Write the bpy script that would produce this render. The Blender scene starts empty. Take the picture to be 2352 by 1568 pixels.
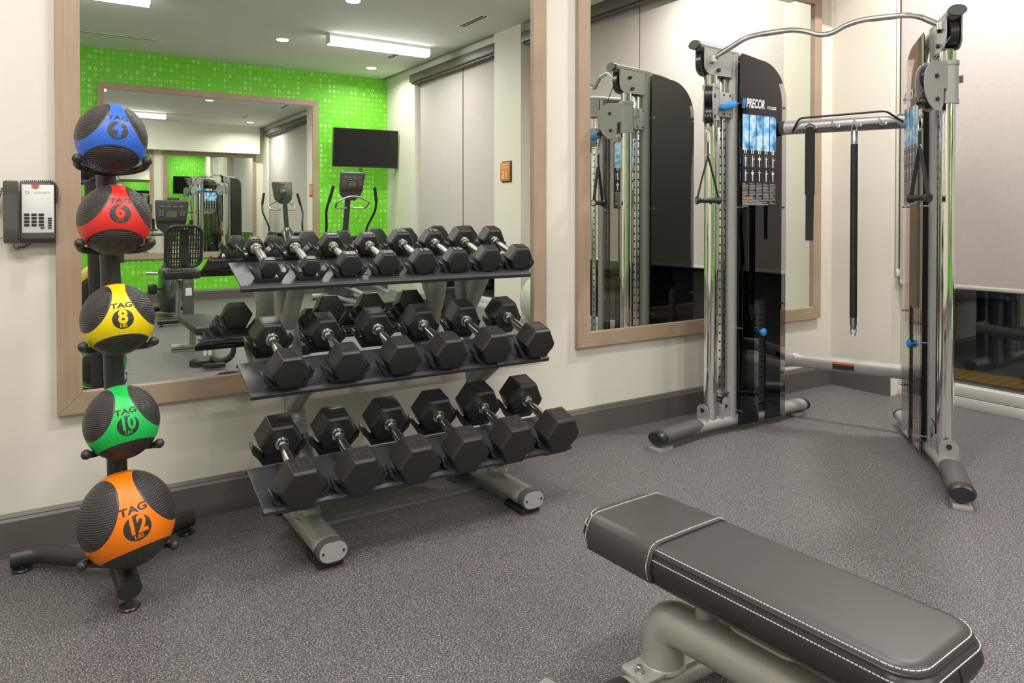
import bpy, bmesh, math, random
from mathutils import Vector, Matrix, Euler
random.seed(7)
PI = math.pi
S = bpy.context.scene
COL = S.collection
R = math.radians

# ------------------------------------------------------------------ camera, world, exposure
cam_d = bpy.data.cameras.new('camera'); cam = bpy.data.objects.new('camera', cam_d); COL.objects.link(cam)
cam_d.sensor_width = 36.0; cam_d.lens = 36.0 * 1660.0 / 2352.0
cam_d.shift_y = -266.36 / 2352.0
cam_d.clip_start = 0.05; cam_d.clip_end = 100
cam.location = (0, 0, 1.25)
cam.rotation_euler = (PI / 2 - 0.0132, 0, -0.57575)
S.camera = cam
S.view_settings.view_transform = 'Standard'
S.view_settings.look = 'None'
S.view_settings.gamma = 1.0
S.view_settings.use_curve_mapping = False
S.view_settings.exposure = 0.0
W_ = bpy.data.worlds.new('night'); S.world = W_; W_.use_nodes = True
W_.node_tree.nodes['Background'].inputs[0].default_value = (0.012, 0.014, 0.018, 1)
W_.node_tree.nodes['Background'].inputs[1].default_value = 1.0
S.cycles.max_bounces = 12
S.cycles.glossy_bounces = 8
S.cycles.diffuse_bounces = 5
S.cycles.transparent_max_bounces = 16
S.cycles.transmission_bounces = 8
S.cycles.sample_clamp_indirect = 6.0
S.cycles.use_denoising = True
LAMP = 26.0       # strength of the linear diffusers
SPOT = 12.0       # strength of the round downlights

# room: back wall y = D, window wall x = W, wallpaper wall y = G
D = 3.219; W = 4.928; G = -5.10; XL = -2.3; H = 3.57
WIN = 5.013       # plane of the window frames and shades

# ------------------------------------------------------------------ materials
MATS = {}
def nd(nt, t, **kw):
    n = nt.nodes.new(t)
    for k, v in kw.items():
        setattr(n, k, v)
    return n
def pm(name, col, rough=0.5, metal=0.0, spec=0.5, bump=None, coat=0.0, var=None, emit=None):
    """principled material, bump=(scale, strength, distance), var=(scale, amount)"""
    if name in MATS: return MATS[name]
    m = bpy.data.materials.new(name); m.use_nodes = True; nt = m.node_tree
    b = nt.nodes['Principled BSDF']
    b.inputs['Base Color'].default_value = (*col, 1)
    b.inputs['Roughness'].default_value = rough
    b.inputs['Metallic'].default_value = metal
    b.inputs['Specular IOR Level'].default_value = spec
    b.inputs['Coat Weight'].default_value = coat
    if emit:
        b.inputs['Emission Color'].default_value = (*emit[0], 1); b.inputs['Emission Strength'].default_value = emit[1]
    tc = nd(nt, 'ShaderNodeTexCoord')
    if bump:
        n = nd(nt, 'ShaderNodeTexNoise'); n.inputs['Scale'].default_value = bump[0]; n.inputs['Detail'].default_value = 3
        nt.links.new(tc.outputs['Object'], n.inputs['Vector'])
        bp = nd(nt, 'ShaderNodeBump'); bp.inputs['Strength'].default_value = bump[1]; bp.inputs['Distance'].default_value = bump[2]
        nt.links.new(n.outputs[0], bp.inputs['Height']); nt.links.new(bp.outputs[0], b.inputs['Normal'])
    if var:
        n = nd(nt, 'ShaderNodeTexNoise'); n.inputs['Scale'].default_value = var[0]; n.inputs['Detail'].default_value = 4
        nt.links.new(tc.outputs['Object'], n.inputs['Vector'])
        mx = nd(nt, 'ShaderNodeMix', data_type='RGBA')
        a = var[1]
        mx.inputs['A'].default_value = (*[c * (1 - a) for c in col], 1)
        mx.inputs['B'].default_value = (*[min(1, c * (1 + a)) for c in col], 1)
        nt.links.new(n.outputs[0], mx.inputs['Factor']); nt.links.new(mx.outputs['Result'], b.inputs['Base Color'])
    MATS[name] = m
    return m

def math_n(nt, op, a, b=None, c=None):
    n = nd(nt, 'ShaderNodeMath', operation=op)
    for i, v in enumerate((a, b, c)):
        if v is None: continue
        if isinstance(v, (int, float)): n.inputs[i].default_value = v
        else: nt.links.new(v, n.inputs[i])
    return n.outputs[0]

M_WALL = pm('cream_wall_paint', (0.70, 0.655, 0.585), 0.62, bump=(60, 0.06, 0.002))
M_CEIL = pm('ceiling_paint', (0.74, 0.73, 0.70), 0.8)
M_BASE = pm('baseboard_brown_grey', (0.105, 0.092, 0.085), 0.38)
M_CAS = pm('shade_cassette', (0.085, 0.07, 0.065), 0.45)
M_WHITE = pm('white_window_frame', (0.62, 0.60, 0.58), 0.4)
M_WPL = pm('white_plastic', (0.72, 0.70, 0.69), 0.35)
M_CHROME = pm('chrome', (0.86, 0.85, 0.84), 0.07, 1.0)
M_CHROME2 = pm('knurled_chrome', (0.74, 0.72, 0.71), 0.22, 1.0)
M_CHROME3 = pm('satin_chrome', (0.82, 0.81, 0.80), 0.2, 1.0)
M_SILV = pm('silver_grey_paint', (0.36, 0.35, 0.345), 0.33, 0.35, coat=0.2)
M_SILV2 = pm('warm_grey_paint', (0.37, 0.36, 0.335), 0.34, 0.25, coat=0.2)
M_PLATE = pm('pulley_plate_paint', (0.36, 0.35, 0.35), 0.42, 0.2)
M_BLK = pm('black_powder_coat', (0.028, 0.026, 0.026), 0.38)
M_SHELF = pm('charcoal_shelf', (0.034, 0.032, 0.036), 0.42, bump=(300, 0.1, 0.001))
M_RUB = pm('black_rubber', (0.020, 0.0175, 0.0175), 0.42, bump=(120, 0.12, 0.001))
M_PLAS = pm('black_plastic', (0.022, 0.021, 0.022), 0.3)
M_DGREY = pm('dark_grey_plastic', (0.075, 0.07, 0.068), 0.45, bump=(500, 0.1, 0.0005))
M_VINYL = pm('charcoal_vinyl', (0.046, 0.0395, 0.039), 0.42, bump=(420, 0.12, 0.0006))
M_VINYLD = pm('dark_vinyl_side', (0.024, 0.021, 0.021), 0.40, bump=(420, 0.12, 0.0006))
M_STITCH = pm('white_stitching', (0.62, 0.60, 0.58), 0.7)
M_BLUE = pm('blue_plastic', (0.02, 0.24, 0.62), 0.35)
M_WEB = pm('black_webbing', (0.02, 0.019, 0.019), 0.8, bump=(400, 0.3, 0.001))
M_ZINC = pm('zinc_steel', (0.62, 0.62, 0.60), 0.25, 1.0)
M_ORANGE = pm('orange_label', (0.72, 0.17, 0.03), 0.5)
M_PRINT = pm('white_print', (0.75, 0.75, 0.75), 0.5)
M_GPRINT = pm('grey_print', (0.30, 0.30, 0.30), 0.5)
M_BPRINT = pm('blue_print', (0.02, 0.22, 0.62), 0.5)
M_LBLUE = pm('light_blue_photo', (0.14, 0.42, 0.75), 0.45, var=(11, 0.5))
_r = nd(M_LBLUE.node_tree, 'ShaderNodeValToRGB'); _n = [n for n in M_LBLUE.node_tree.nodes if n.type == 'TEX_NOISE'][0]; _n.inputs['Distortion'].default_value = 0.5
for _p, _c in ((0.60, (0.62, 0.80, 0.92, 1)),): _e = _r.color_ramp.elements.new(_p); _e.color = _c
_r.color_ramp.elements[0].position = 0.36; _r.color_ramp.elements[0].color = (0.03, 0.14, 0.30, 1); _r.color_ramp.elements[-1].position = 0.72; _r.color_ramp.elements[-1].color = (0.12, 0.42, 0.78, 1)
_e = _r.color_ramp.elements.new(0.48); _e.color = (0.13, 0.42, 0.78, 1)
M_LBLUE.node_tree.links.new(_n.outputs[0], _r.inputs[0]); M_LBLUE.node_tree.links.new(_r.outputs[0], M_LBLUE.node_tree.nodes['Principled BSDF'].inputs['Base Color'])
M_POSTER = pm('black_placard', (0.022, 0.018, 0.018), 0.35)
M_YEL = pm('yellow_label', (0.62, 0.48, 0.03), 0.5)
M_RED = pm('red_lamp', (0.62, 0.10, 0.08), 0.4)
M_SCREEN = pm('tv_glass', (0.002, 0.002, 0.002), 0.15)
M_LCD = pm('lcd_green_grey', (0.16, 0.17, 0.12), 0.3)
M_BALLG = pm('pale_green_vinyl', (0.42, 0.46, 0.38), 0.3)
M_TEAL = pm('dark_metallic_body', (0.055, 0.065, 0.065), 0.25, 0.3, coat=0.5)
M_PAVE = pm('night_paving', (0.05, 0.05, 0.055), 0.8, bump=(40, 0.3, 0.01))
M_TACT = pm('yellow_tactile_paving', (0.55, 0.33, 0.02), 0.6)
M_DARK = pm('void_black', (0.006, 0.006, 0.006), 0.6)
M_ORSIGN = pm('orange_sign', (0.62, 0.22, 0.045), 0.5)
M_BRZ = pm('bronze_backplate', (0.05, 0.042, 0.035), 0.5)
M_METALDK = pm('gunmetal', (0.05, 0.05, 0.05), 0.3, 0.6)

def emat(name, col, s):
    m = bpy.data.materials.new(name); m.use_nodes = True; nt = m.node_tree
    nt.nodes.clear(); o = nd(nt, 'ShaderNodeOutputMaterial'); e = nd(nt, 'ShaderNodeEmission')
    e.inputs[0].default_value = (*col, 1); e.inputs[1].default_value = s; nt.links.new(e.outputs[0], o.inputs[0]); MATS[name] = m
    return m
M_LAMP = emat('lamp_diffuser', (1.0, 0.98, 0.94), LAMP)
M_SPOT = emat('downlight_lens', (1.0, 0.94, 0.86), SPOT)

def mirror_mat():
    m = bpy.data.materials.new('mirror_glass'); m.use_nodes = True; nt = m.node_tree; nt.nodes.clear()
    o = nd(nt, 'ShaderNodeOutputMaterial'); g = nd(nt, 'ShaderNodeBsdfGlossy'); g.inputs['Roughness'].default_value = 0.0
    g.inputs['Color'].default_value = (0.845, 0.885, 0.83, 1); nt.links.new(g.outputs[0], o.inputs[0]); return m
M_MIRROR = mirror_mat()

def thin_glass(name, tint, gloss=0.04, rough=0.0, ior=1.5):
    m = bpy.data.materials.new(name); m.use_nodes = True; nt = m.node_tree; nt.nodes.clear()
    o = nd(nt, 'ShaderNodeOutputMaterial'); t = nd(nt, 'ShaderNodeBsdfTransparent'); t.inputs[0].default_value = (*tint, 1)
    g = nd(nt, 'ShaderNodeBsdfGlossy'); g.inputs['Roughness'].default_value = rough; g.inputs['Color'].default_value = (1, 1, 1, 1)
    f = nd(nt, 'ShaderNodeFresnel'); f.inputs[0].default_value = ior
    s = math_n(nt, 'ADD', f.outputs[0], gloss)
    mx = nd(nt, 'ShaderNodeMixShader'); nt.links.new(s, mx.inputs[0]); nt.links.new(t.outputs[0], mx.inputs[1]); nt.links.new(g.outputs[0], mx.inputs[2])
    nt.links.new(mx.outputs[0], o.inputs[0]); return m
M_GLASS = thin_glass('window_glass', (0.80, 0.84, 0.82), 0.03)
M_SMOKE = thin_glass('smoked_acrylic', (0.83, 0.812, 0.80), 0.02)

def floor_mat():
    m = bpy.data.materials.new('flecked_rubber_floor'); m.use_nodes = True; nt = m.node_tree; b = nt.nodes['Principled BSDF']
    tc = nd(nt, 'ShaderNodeTexCoord')
    n1 = nd(nt, 'ShaderNodeTexNoise'); n1.inputs['Scale'].default_value = 235; n1.inputs['Detail'].default_value = 1.2; n1.inputs['Distortion'].default_value = 0.6
    n2 = nd(nt, 'ShaderNodeTexNoise'); n2.inputs['Scale'].default_value = 130; n2.inputs['Detail'].default_value = 1.0; n2.inputs['Distortion'].default_value = 1.2
    n3 = nd(nt, 'ShaderNodeTexNoise'); n3.inputs['Scale'].default_value = 2.2; n3.inputs['Detail'].default_value = 3
    mp = nd(nt, 'ShaderNodeMapping'); mp.inputs['Location'].default_value = (3.3, 7.1, 0)
    for n in (n1, n3): nt.links.new(tc.outputs['Object'], n.inputs['Vector'])
    nt.links.new(tc.outputs['Object'], mp.inputs[0]); nt.links.new(mp.outputs[0], n2.inputs['Vector'])
    r1 = nd(nt, 'ShaderNodeValToRGB'); r1.color_ramp.elements[0].position = 0.55; r1.color_ramp.elements[1].position = 0.585
    r1.color_ramp.elements[0].color = (0, 0, 0, 1); r1.color_ramp.elements[1].color = (1, 1, 1, 1)
    r2 = nd(nt, 'ShaderNodeValToRGB'); r2.color_ramp.elements[0].position = 0.58; r2.color_ramp.elements[1].position = 0.615
    r2.color_ramp.elements[0].color = (0, 0, 0, 1); r2.color_ramp.elements[1].color = (1, 1, 1, 1)
    nt.links.new(n1.outputs[0], r1.inputs[0]); nt.links.new(n2.outputs[0], r2.inputs[0])
    base = nd(nt, 'ShaderNodeMix', data_type='RGBA'); base.inputs['A'].default_value = (0.029, 0.0252, 0.0262, 1); base.inputs['B'].default_value = (0.044, 0.038, 0.0395, 1)
    nt.links.new(n3.outputs[0], base.inputs['Factor'])
    a = nd(nt, 'ShaderNodeMix', data_type='RGBA'); a.inputs['B'].default_value = (0.30, 0.272, 0.272, 1)
    nt.links.new(r1.outputs[0], a.inputs['Factor']); nt.links.new(base.outputs['Result'], a.inputs['A'])
    c = nd(nt, 'ShaderNodeMix', data_type='RGBA'); c.inputs['B'].default_value = (0.115, 0.103, 0.103, 1)
    f2 = math_n(nt, 'MULTIPLY', r2.outputs[0], 0.7)
    nt.links.new(f2, c.inputs['Factor']); nt.links.new(a.outputs['Result'], c.inputs['A'])
    nt.links.new(c.outputs['Result'], b.inputs['Base Color']); b.inputs['Roughness'].default_value = 0.52; b.inputs['Specular IOR Level'].default_value = 0.55; b.inputs['Sheen Weight'].default_value = 0.12; b.inputs['Sheen Roughness'].default_value = 0.5
    bp = nd(nt, 'ShaderNodeBump'); bp.inputs['Strength'].default_value = 0.25; bp.inputs['Distance'].default_value = 0.001
    nt.links.new(n1.outputs[0], bp.inputs['Height']); nt.links.new(bp.outputs[0], b.inputs['Normal'])
    return m
M_FLOOR = floor_mat()

def wood_mat(name, vertical):
    m = bpy.data.materials.new(name); m.use_nodes = True; nt = m.node_tree; b = nt.nodes['Principled BSDF']
    tc = nd(nt, 'ShaderNodeTexCoord'); mp = nd(nt, 'ShaderNodeMapping')
    mp.inputs['Scale'].default_value = (90, 90, 3) if vertical else (3, 90, 90)
    n = nd(nt, 'ShaderNodeTexNoise'); n.inputs['Scale'].default_value = 1.0; n.inputs['Detail'].default_value = 5; n.inputs['Distortion'].default_value = 0.4
    n2 = nd(nt, 'ShaderNodeTexNoise'); n2.inputs['Scale'].default_value = 3.0; n2.inputs['Detail'].default_value = 2
    nt.links.new(tc.outputs['Object'], mp.inputs[0]); nt.links.new(mp.outputs[0], n.inputs[0]); nt.links.new(tc.outputs['Object'], n2.inputs[0])
    f = math_n(nt, 'MULTIPLY_ADD', n2.outputs[0], 0.5, math_n(nt, 'MULTIPLY', n.outputs[0], 0.5))
    r = nd(nt, 'ShaderNodeValToRGB'); r.color_ramp.elements[0].position = 0.35; r.color_ramp.elements[1].position = 0.68
    r.color_ramp.elements[0].color = (0.325, 0.225, 0.155, 1); r.color_ramp.elements[1].color = (0.415, 0.30, 0.215, 1)
    nt.links.new(f, r.inputs[0]); nt.links.new(r.outputs[0], b.inputs['Base Color']); b.inputs['Roughness'].default_value = 0.5
    return m
M_WOODV = wood_mat('frame_wood_vertical', True); M_WOODH = wood_mat('frame_wood_horizontal', False)

def shade_mat():
    m = bpy.data.materials.new('woven_roller_shade'); m.use_nodes = True; nt = m.node_tree; b = nt.nodes['Principled BSDF']
    tc = nd(nt, 'ShaderNodeTexCoord'); mp = nd(nt, 'ShaderNodeMapping'); mp.inputs['Scale'].default_value = (1, 12, 330)
    mp2 = nd(nt, 'ShaderNodeMapping'); mp2.inputs['Scale'].default_value = (1, 330, 12)
    a = nd(nt, 'ShaderNodeTexNoise'); c = nd(nt, 'ShaderNodeTexNoise')
    for n_, p_ in ((a, mp), (c, mp2)):
        n_.inputs['Scale'].default_value = 1.0; n_.inputs['Detail'].default_value = 2
        nt.links.new(tc.outputs['Object'], p_.inputs[0]); nt.links.new(p_.outputs[0], n_.inputs[0])
    f = math_n(nt, 'MULTIPLY_ADD', a.outputs[0], 0.6, math_n(nt, 'MULTIPLY', c.outputs[0], 0.4))
    r = nd(nt, 'ShaderNodeValToRGB'); r.color_ramp.elements[0].position = 0.3; r.color_ramp.elements[1].position = 0.7
    r.color_ramp.elements[0].color = (0.45, 0.395, 0.385, 1); r.color_ramp.elements[1].color = (0.54, 0.485, 0.47, 1)
    nt.links.new(f, r.inputs[0]); nt.links.new(r.outputs[0], b.inputs['Base Color']); b.inputs['Roughness'].default_value = 0.8
    return m
M_SHADE = shade_mat()

def wallpaper_mat():
    m = bpy.data.materials.new('green_ring_wallpaper'); m.use_nodes = True; nt = m.node_tree; b = nt.nodes['Principled BSDF']
    tc = nd(nt, 'ShaderNodeTexCoord'); sp = nd(nt, 'ShaderNodeSeparateXYZ'); nt.links.new(tc.outputs['Object'], sp.inputs[0])
    px, pz = 0.0735, 0.081
    u = math_n(nt, 'DIVIDE', sp.outputs[0], px); v = math_n(nt, 'DIVIDE', sp.outputs[2], pz)
    fu, fv = math_n(nt, 'FLOOR', u), math_n(nt, 'FLOOR', v)
    du = math_n(nt, 'MULTIPLY', math_n(nt, 'SUBTRACT', math_n(nt, 'SUBTRACT', u, fu), 0.5), 1.0)
    dv = math_n(nt, 'MULTIPLY', math_n(nt, 'SUBTRACT', math_n(nt, 'SUBTRACT', v, fv), 0.5), 1.0)
    d = math_n(nt, 'SQRT', math_n(nt, 'ADD', math_n(nt, 'MULTIPLY', du, du), math_n(nt, 'MULTIPLY', dv, dv)))
    ring = math_n(nt, 'SUBTRACT', 1.0, math_n(nt, 'SMOOTH_MIN', math_n(nt, 'MULTIPLY', math_n(nt, 'ABSOLUTE', math_n(nt, 'SUBTRACT', d, 0.225)), 9.5), 1.0, 0.2))
    cmb = nd(nt, 'ShaderNodeCombineXYZ'); nt.links.new(fu, cmb.inputs[0]); nt.links.new(fv, cmb.inputs[1])
    wn = nd(nt, 'ShaderNodeTexWhiteNoise', noise_dimensions='2D'); nt.links.new(cmb.outputs[0], wn.inputs['Vector'])
    lo = nd(nt, 'ShaderNodeTexNoise', noise_dimensions='2D'); lo.inputs['Scale'].default_value = 0.35; nt.links.new(cmb.outputs[0], lo.inputs['Vector'])
    t = math_n(nt, 'ADD', math_n(nt, 'MULTIPLY', wn.outputs[0], 0.75), math_n(nt, 'MULTIPLY', lo.outputs[0], 0.6))
    r = nd(nt, 'ShaderNodeValToRGB'); cr = r.color_ramp; cr.interpolation = 'CONSTANT'
    cr.elements[0].position = 0; cr.elements[0].color = (0.0, 0, 0, 1)
    cr.elements[1].position = 0.42; cr.elements[1].color = (0.14, .14, .14, 1)
    for p_, c_ in ((0.62, 0.36), (0.80, 0.62), (0.90, 1.0)):
        e = cr.elements.new(p_); e.color = (c_, c_, c_, 1)
    nt.links.new(t, r.inputs[0])
    f = math_n(nt, 'MULTIPLY', math_n(nt, 'MAXIMUM', ring, 0.0), r.outputs[0])
    mx = nd(nt, 'ShaderNodeMix', data_type='RGBA'); mx.inputs['A'].default_value = (0.15, 0.58, 0.012, 1); mx.inputs['B'].default_value = (0.62, 0.90, 0.42, 1)
    nt.links.new(f, mx.inputs['Factor']); nt.links.new(mx.outputs['Result'], b.inputs['Base Color']); b.inputs['Roughness'].default_value = 0.55
    return m
M_GREEN = wallpaper_mat()

# ------------------------------------------------------------------ helpers
def V(*a): return Vector(a)
def tag(o, label=None, cat=None, group=None, kind=None):
    if label: o['label'] = label
    if cat: o['category'] = cat
    if group: o['group'] = group
    if kind: o['kind'] = kind
    return o
def empty(name, loc, label, cat, group=None, rot=None):
    o = bpy.data.objects.new(name, None); COL.objects.link(o); o.location = loc; o.empty_display_size = 0.1
    if rot: o.rotation_euler = rot
    return tag(o, label, cat, group)
def world_off(p):
    v = Vector((0, 0, 0))
    while p is not None:
        v += Vector(p.location); p = p.parent
    return v
def fillet(pts, rad, seg=6):
    """round the corners of a polyline; rad a number or a list per inner point"""
    pts = [Vector(p) for p in pts]; out = [pts[0]]
    for i in range(1, len(pts) - 1):
        r = rad[i - 1] if isinstance(rad, (list, tuple)) else rad
        a, b, c = pts[i - 1], pts[i], pts[i + 1]
        d1, d2 = (a - b), (c - b); l1, l2 = d1.length, d2.length
        d1.normalize(); d2.normalize(); k = min(r, l1 * 0.49, l2 * 0.49)
        p0, p1 = b + d1 * k, b + d2 * k
        for s in range(seg + 1):
            t = s / seg
            out.append(p0 * (1 - t) ** 2 + b * 2 * t * (1 - t) + p1 * t * t)
    out.append(pts[-1]); return out

class MB:
    def __init__(s): s.bm = bmesh.new(); s.mi = 0
    def _m(s, faces):
        for f in faces: f.material_index = s.mi
    def box(s, c, size, rz=0.0, bev=0.0, mat=None, seg=2):
        M = Matrix.Translation(Vector(c)) @ Matrix.Rotation(rz, 4, 'Z')
        if mat is not None: M = mat @ M if c is None else mat @ Matrix.Translation(Vector(c)) @ Matrix.Rotation(rz, 4, 'Z')
        t = bmesh.new(); bmesh.ops.create_cube(t, size=1.0)
        for v in t.verts: v.co = Vector((v.co.x * size[0], v.co.y * size[1], v.co.z * size[2]))
        if bev: bmesh.ops.bevel(t, geom=t.edges[:], offset=min(bev, min(size) * 0.45), segments=seg, profile=0.5, affect='EDGES')
        s._merge(t, M)
    def _merge(s, t, M=None):
        me = bpy.data.meshes.new('tmp')
        for f in t.faces: f.material_index = s.mi
        t.to_mesh(me); t.free()
        if M is not None: me.transform(M)
        s.bm.from_mesh(me); bpy.data.meshes.remove(me)
    def ring_loft(s, rings, cap=True, closed=False):
        vs = [[s.bm.verts.new(p) for p in r] for r in rings]; n = len(vs[0]); fs = []
        m = len(vs)
        for i in range(m if closed else m - 1):
            a, b = vs[i], vs[(i + 1) % m]
            for j in range(n):
                k = (j + 1) % n
                try: fs.append(s.bm.faces.new((a[j], a[k], b[k], b[j])))
                except ValueError: pass
        if cap and not closed:
            fs.append(s.bm.faces.new(list(reversed(vs[0])))); fs.append(s.bm.faces.new(vs[-1]))
        s._m(fs)
    def sweep(s, path, prof, up=(0, 0, 1), closed=False, scale=None):
        """prof: list of (side, up) offsets; frame kept upright by `up`"""
        P = [Vector(p) for p in path]; n = len(P); rings = []; U0 = Vector(up)
        last = None
        for i, p in enumerate(P):
            if closed: t = P[(i + 1) % n] - P[i - 1]
            else: t = (P[min(i + 1, n - 1)] - P[max(i - 1, 0)])
            t.normalize()
            sd = t.cross(U0)
            if sd.length < 1e-3: sd = last.copy() if last else t.orthogonal()
            sd.normalize()
            if last is not None and sd.dot(last) < 0: sd = -sd
            last = sd; u = sd.cross(t); u.normalize()
            k = scale[i] if scale else 1.0
            rings.append([p + sd * a * k + u * b * k for a, b in prof])
        s.ring_loft(rings, cap=not closed, closed=closed)
    def tube(s, path, r, n=14, ry=None, up=(0, 0, 1), closed=False, scale=None):
        ry = ry or r
        s.sweep(path, [(r * math.cos(2 * PI * i / n), ry * math.sin(2 * PI * i / n)) for i in range(n)], up, closed, scale)
    def cyl(s, a, b, r, r2=None, n=20):
        a, b = Vector(a), Vector(b); t = (b - a).normalized(); x = t.orthogonal().normalized(); y = t.cross(x); r2 = r if r2 is None else r2
        s.ring_loft([[a + (x * math.cos(2 * PI * i / n) + y * math.sin(2 * PI * i / n)) * r for i in range(n)],
                     [b + (x * math.cos(2 * PI * i / n) + y * math.sin(2 * PI * i / n)) * r2 for i in range(n)]])
    def lathe(s, a, axis, prof, n=20):
        """prof: (distance along axis, radius)"""
        a = Vector(a); t = Vector(axis).normalized(); x = t.orthogonal().normalized(); y = t.cross(x)
        s.ring_loft([[a + t * h + (x * math.cos(2 * PI * i / n) + y * math.sin(2 * PI * i / n)) * max(r, 1e-4) for i in range(n)] for h, r in prof])
    def ball(s, c, r, n=16, sc=(1, 1, 1)):
        t = bmesh.new(); bmesh.ops.create_uvsphere(t, u_segments=n, v_segments=max(6, n // 2), radius=r)
        s._merge(t, Matrix.Translation(Vector(c)) @ Matrix.Diagonal((*sc, 1)))
    def prism(s, pts, ext, bev=0.0):
        """pts: coplanar 3D outline, ext: extrusion vector"""
        t = bmesh.new(); e = Vector(ext)
        a = [t.verts.new(Vector(p)) for p in pts]; b = [t.verts.new(Vector(p) + e) for p in pts]
        t.faces.new(a); t.faces.new(list(reversed(b))); n = len(a)
        for i in range(n): t.faces.new((a[i], b[i], b[(i + 1) % n], a[(i + 1) % n]))
        if bev: bmesh.ops.bevel(t, geom=t.edges[:], offset=bev, segments=2, profile=0.5, affect='EDGES')
        s._merge(t)
    def quad(s, pts): s._m([s.bm.faces.new([s.bm.verts.new(Vector(p)) for p in pts])])
    def text(s, txt, size, fn, ext=0.0, bold=0.0, align='CENTER', sub=0):
        vs, fs = text_geo(txt, size, bold, align)
        t = bmesh.new(); bv = [t.verts.new((x, y, 0)) for x, y in vs]
        for f in fs:
            try: t.faces.new([bv[i] for i in f])
            except ValueError: pass
        if sub:
            bmesh.ops.triangulate(t, faces=t.faces[:])
            for _ in range(sub): bmesh.ops.subdivide_edges(t, edges=[e for e in t.edges if e.calc_length() > size * 0.12], cuts=1)
            bmesh.ops.triangulate(t, faces=t.faces[:])
        for v in t.verts: v.co = fn(v.co.x, v.co.y)
        s._merge(t)
    def build(s, name, mats, parent=None, smooth=35, local=False, bevel=None):
        me = bpy.data.meshes.new(name)
        bmesh.ops.remove_doubles(s.bm, verts=s.bm.verts[:], dist=1e-6)
        bmesh.ops.recalc_face_normals(s.bm, faces=s.bm.faces[:]); s.bm.to_mesh(me); s.bm.free()
        if not isinstance(mats, (list, tuple)): mats = [mats]
        for m in mats: me.materials.append(m)
        o = bpy.data.objects.new(name, me); COL.objects.link(o)
        if parent is not None:
            if not local: me.transform(Matrix.Translation(-world_off(parent)))
            o.parent = parent
        if smooth:
            me.shade_smooth()
            if smooth < 180: me.set_sharp_from_angle(angle=R(smooth))
        if bevel:
            md = o.modifiers.new('bevel', 'BEVEL'); md.width = bevel; md.segments = 2; md.limit_method = 'ANGLE'; md.angle_limit = R(40)
        return o
_TXT = {}
def text_geo(txt, size, bold, align):
    k = (txt, bold, align)
    if k not in _TXT:
        c = bpy.data.curves.new('t', 'FONT'); c.body = txt; c.size = 1.0; c.align_x = align; c.align_y = 'CENTER'; c.offset = bold; c.resolution_u = 4
        o = bpy.data.objects.new('t', c); COL.objects.link(o); dg = bpy.context.evaluated_depsgraph_get()
        me = bpy.data.meshes.new_from_object(o.evaluated_get(dg))
        _TXT[k] = ([(v.co.x, v.co.y) for v in me.vertices], [tuple(p.vertices) for p in me.polygons])
        bpy.data.objects.remove(o); bpy.data.curves.remove(c); bpy.data.meshes.remove(me)
    vs, fs = _TXT[k]
    return [(x * size, y * size) for x, y in vs], fs
def copy_tree(o, parent=None):
    c = o.copy(); COL.objects.link(c)
    if parent is not None: c.parent = parent
    for ch in list(o.children): copy_tree(ch, c)
    return c
def rrect(w, h, r, n=5):
    out = []
    for cx, cy, a0 in ((w / 2 - r, h / 2 - r, 0), (-w / 2 + r, h / 2 - r, 90), (-w / 2 + r, -h / 2 + r, 180), (w / 2 - r, -h / 2 + r, 270)):
        for i in range(n + 1):
            a = R(a0 + 90 * i / n); out.append((cx + r * math.cos(a), cy + r * math.sin(a)))
    return out
def stadium(w, h, n=10): return rrect(w, h, min(w, h) / 2 * 0.999, n)
def struct(name, mb, m, parent=None, **kw):
    o = mb.build(name, m, parent, **kw)
    if parent is None: tag(o, kind='structure')
    return o

# ------------------------------------------------------------------ room shell
XP = 4.85         # edge of the dropped ceiling and face of the column
m = MB(); m.box(((XL + 5.1) / 2, (D + G) / 2, -0.05), (5.1 - XL, D - G + 0.4, 0.1)); struct('floor', m, M_FLOOR, smooth=0)
m = MB(); m.box(((XL - .2 + XP) / 2, (D + G) / 2, H + 0.1), (XP - XL + .2, D - G + 0.4, 0.2)); m.box(((XP + 5.3) / 2, (D + G) / 2, H + 0.26), (5.3 - XP, D - G + .4, 0.12)); struct('ceiling', m, M_CEIL, smooth=0)
m = MB(); m.box(((XL + 5.2) / 2, D + 0.1, 1.85), (5.2 - XL, 0.2, 3.7)); struct('wall_back', m, M_WALL, smooth=0)
m = MB(); m.box(((XL + 4.78) / 2, D - 0.15, 3.22), (4.78 - XL, 0.299, 0.699)); struct('trim_1', m, M_WALL, smooth=0)     # bulkhead above the mirrors
m = MB(); m.box((XL - 0.1, (D + G) / 2, 1.8), (0.2, D - G + .4, 3.6)); struct('wall_left', m, M_WALL, smooth=0)
m = MB(); m.box(((XL + 5.2) / 2, G - 0.1, 1.85), (5.2 - XL, 0.2, 3.7)); struct('wall_front', m, M_GREEN, smooth=0)
# window wall: pier in the corner, column, far wall piece, head above the shades
m = MB()
m.box(((W + 5.2) / 2, (2.765 + D) / 2, 1.85), (5.2 - W, D - 2.765, 3.7))
m.box(((W + 5.2) / 2, (G - 4.0) / 2, 1.85), (5.2 - W, -4.0 - G, 3.7))
m.box(((W + 5.2) / 2, (-4.0 + 2.765) / 2, 3.58), (5.2 - W, 6.765, 0.24))
m.box(((WIN + .03 + 5.2) / 2, (-4.0 + 2.765) / 2, 3.45), (5.2 - WIN - .03, 6.765, 0.1))
struct('wall_right', m, M_WALL, smooth=0)
m = MB(); m.box(((XP + 5.2) / 2, (-1.48 - 0.87) / 2, 1.85), (5.2 - XP, 0.61, 3.7)); struct('wall_column', m, M_WALL, smooth=0)

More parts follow.
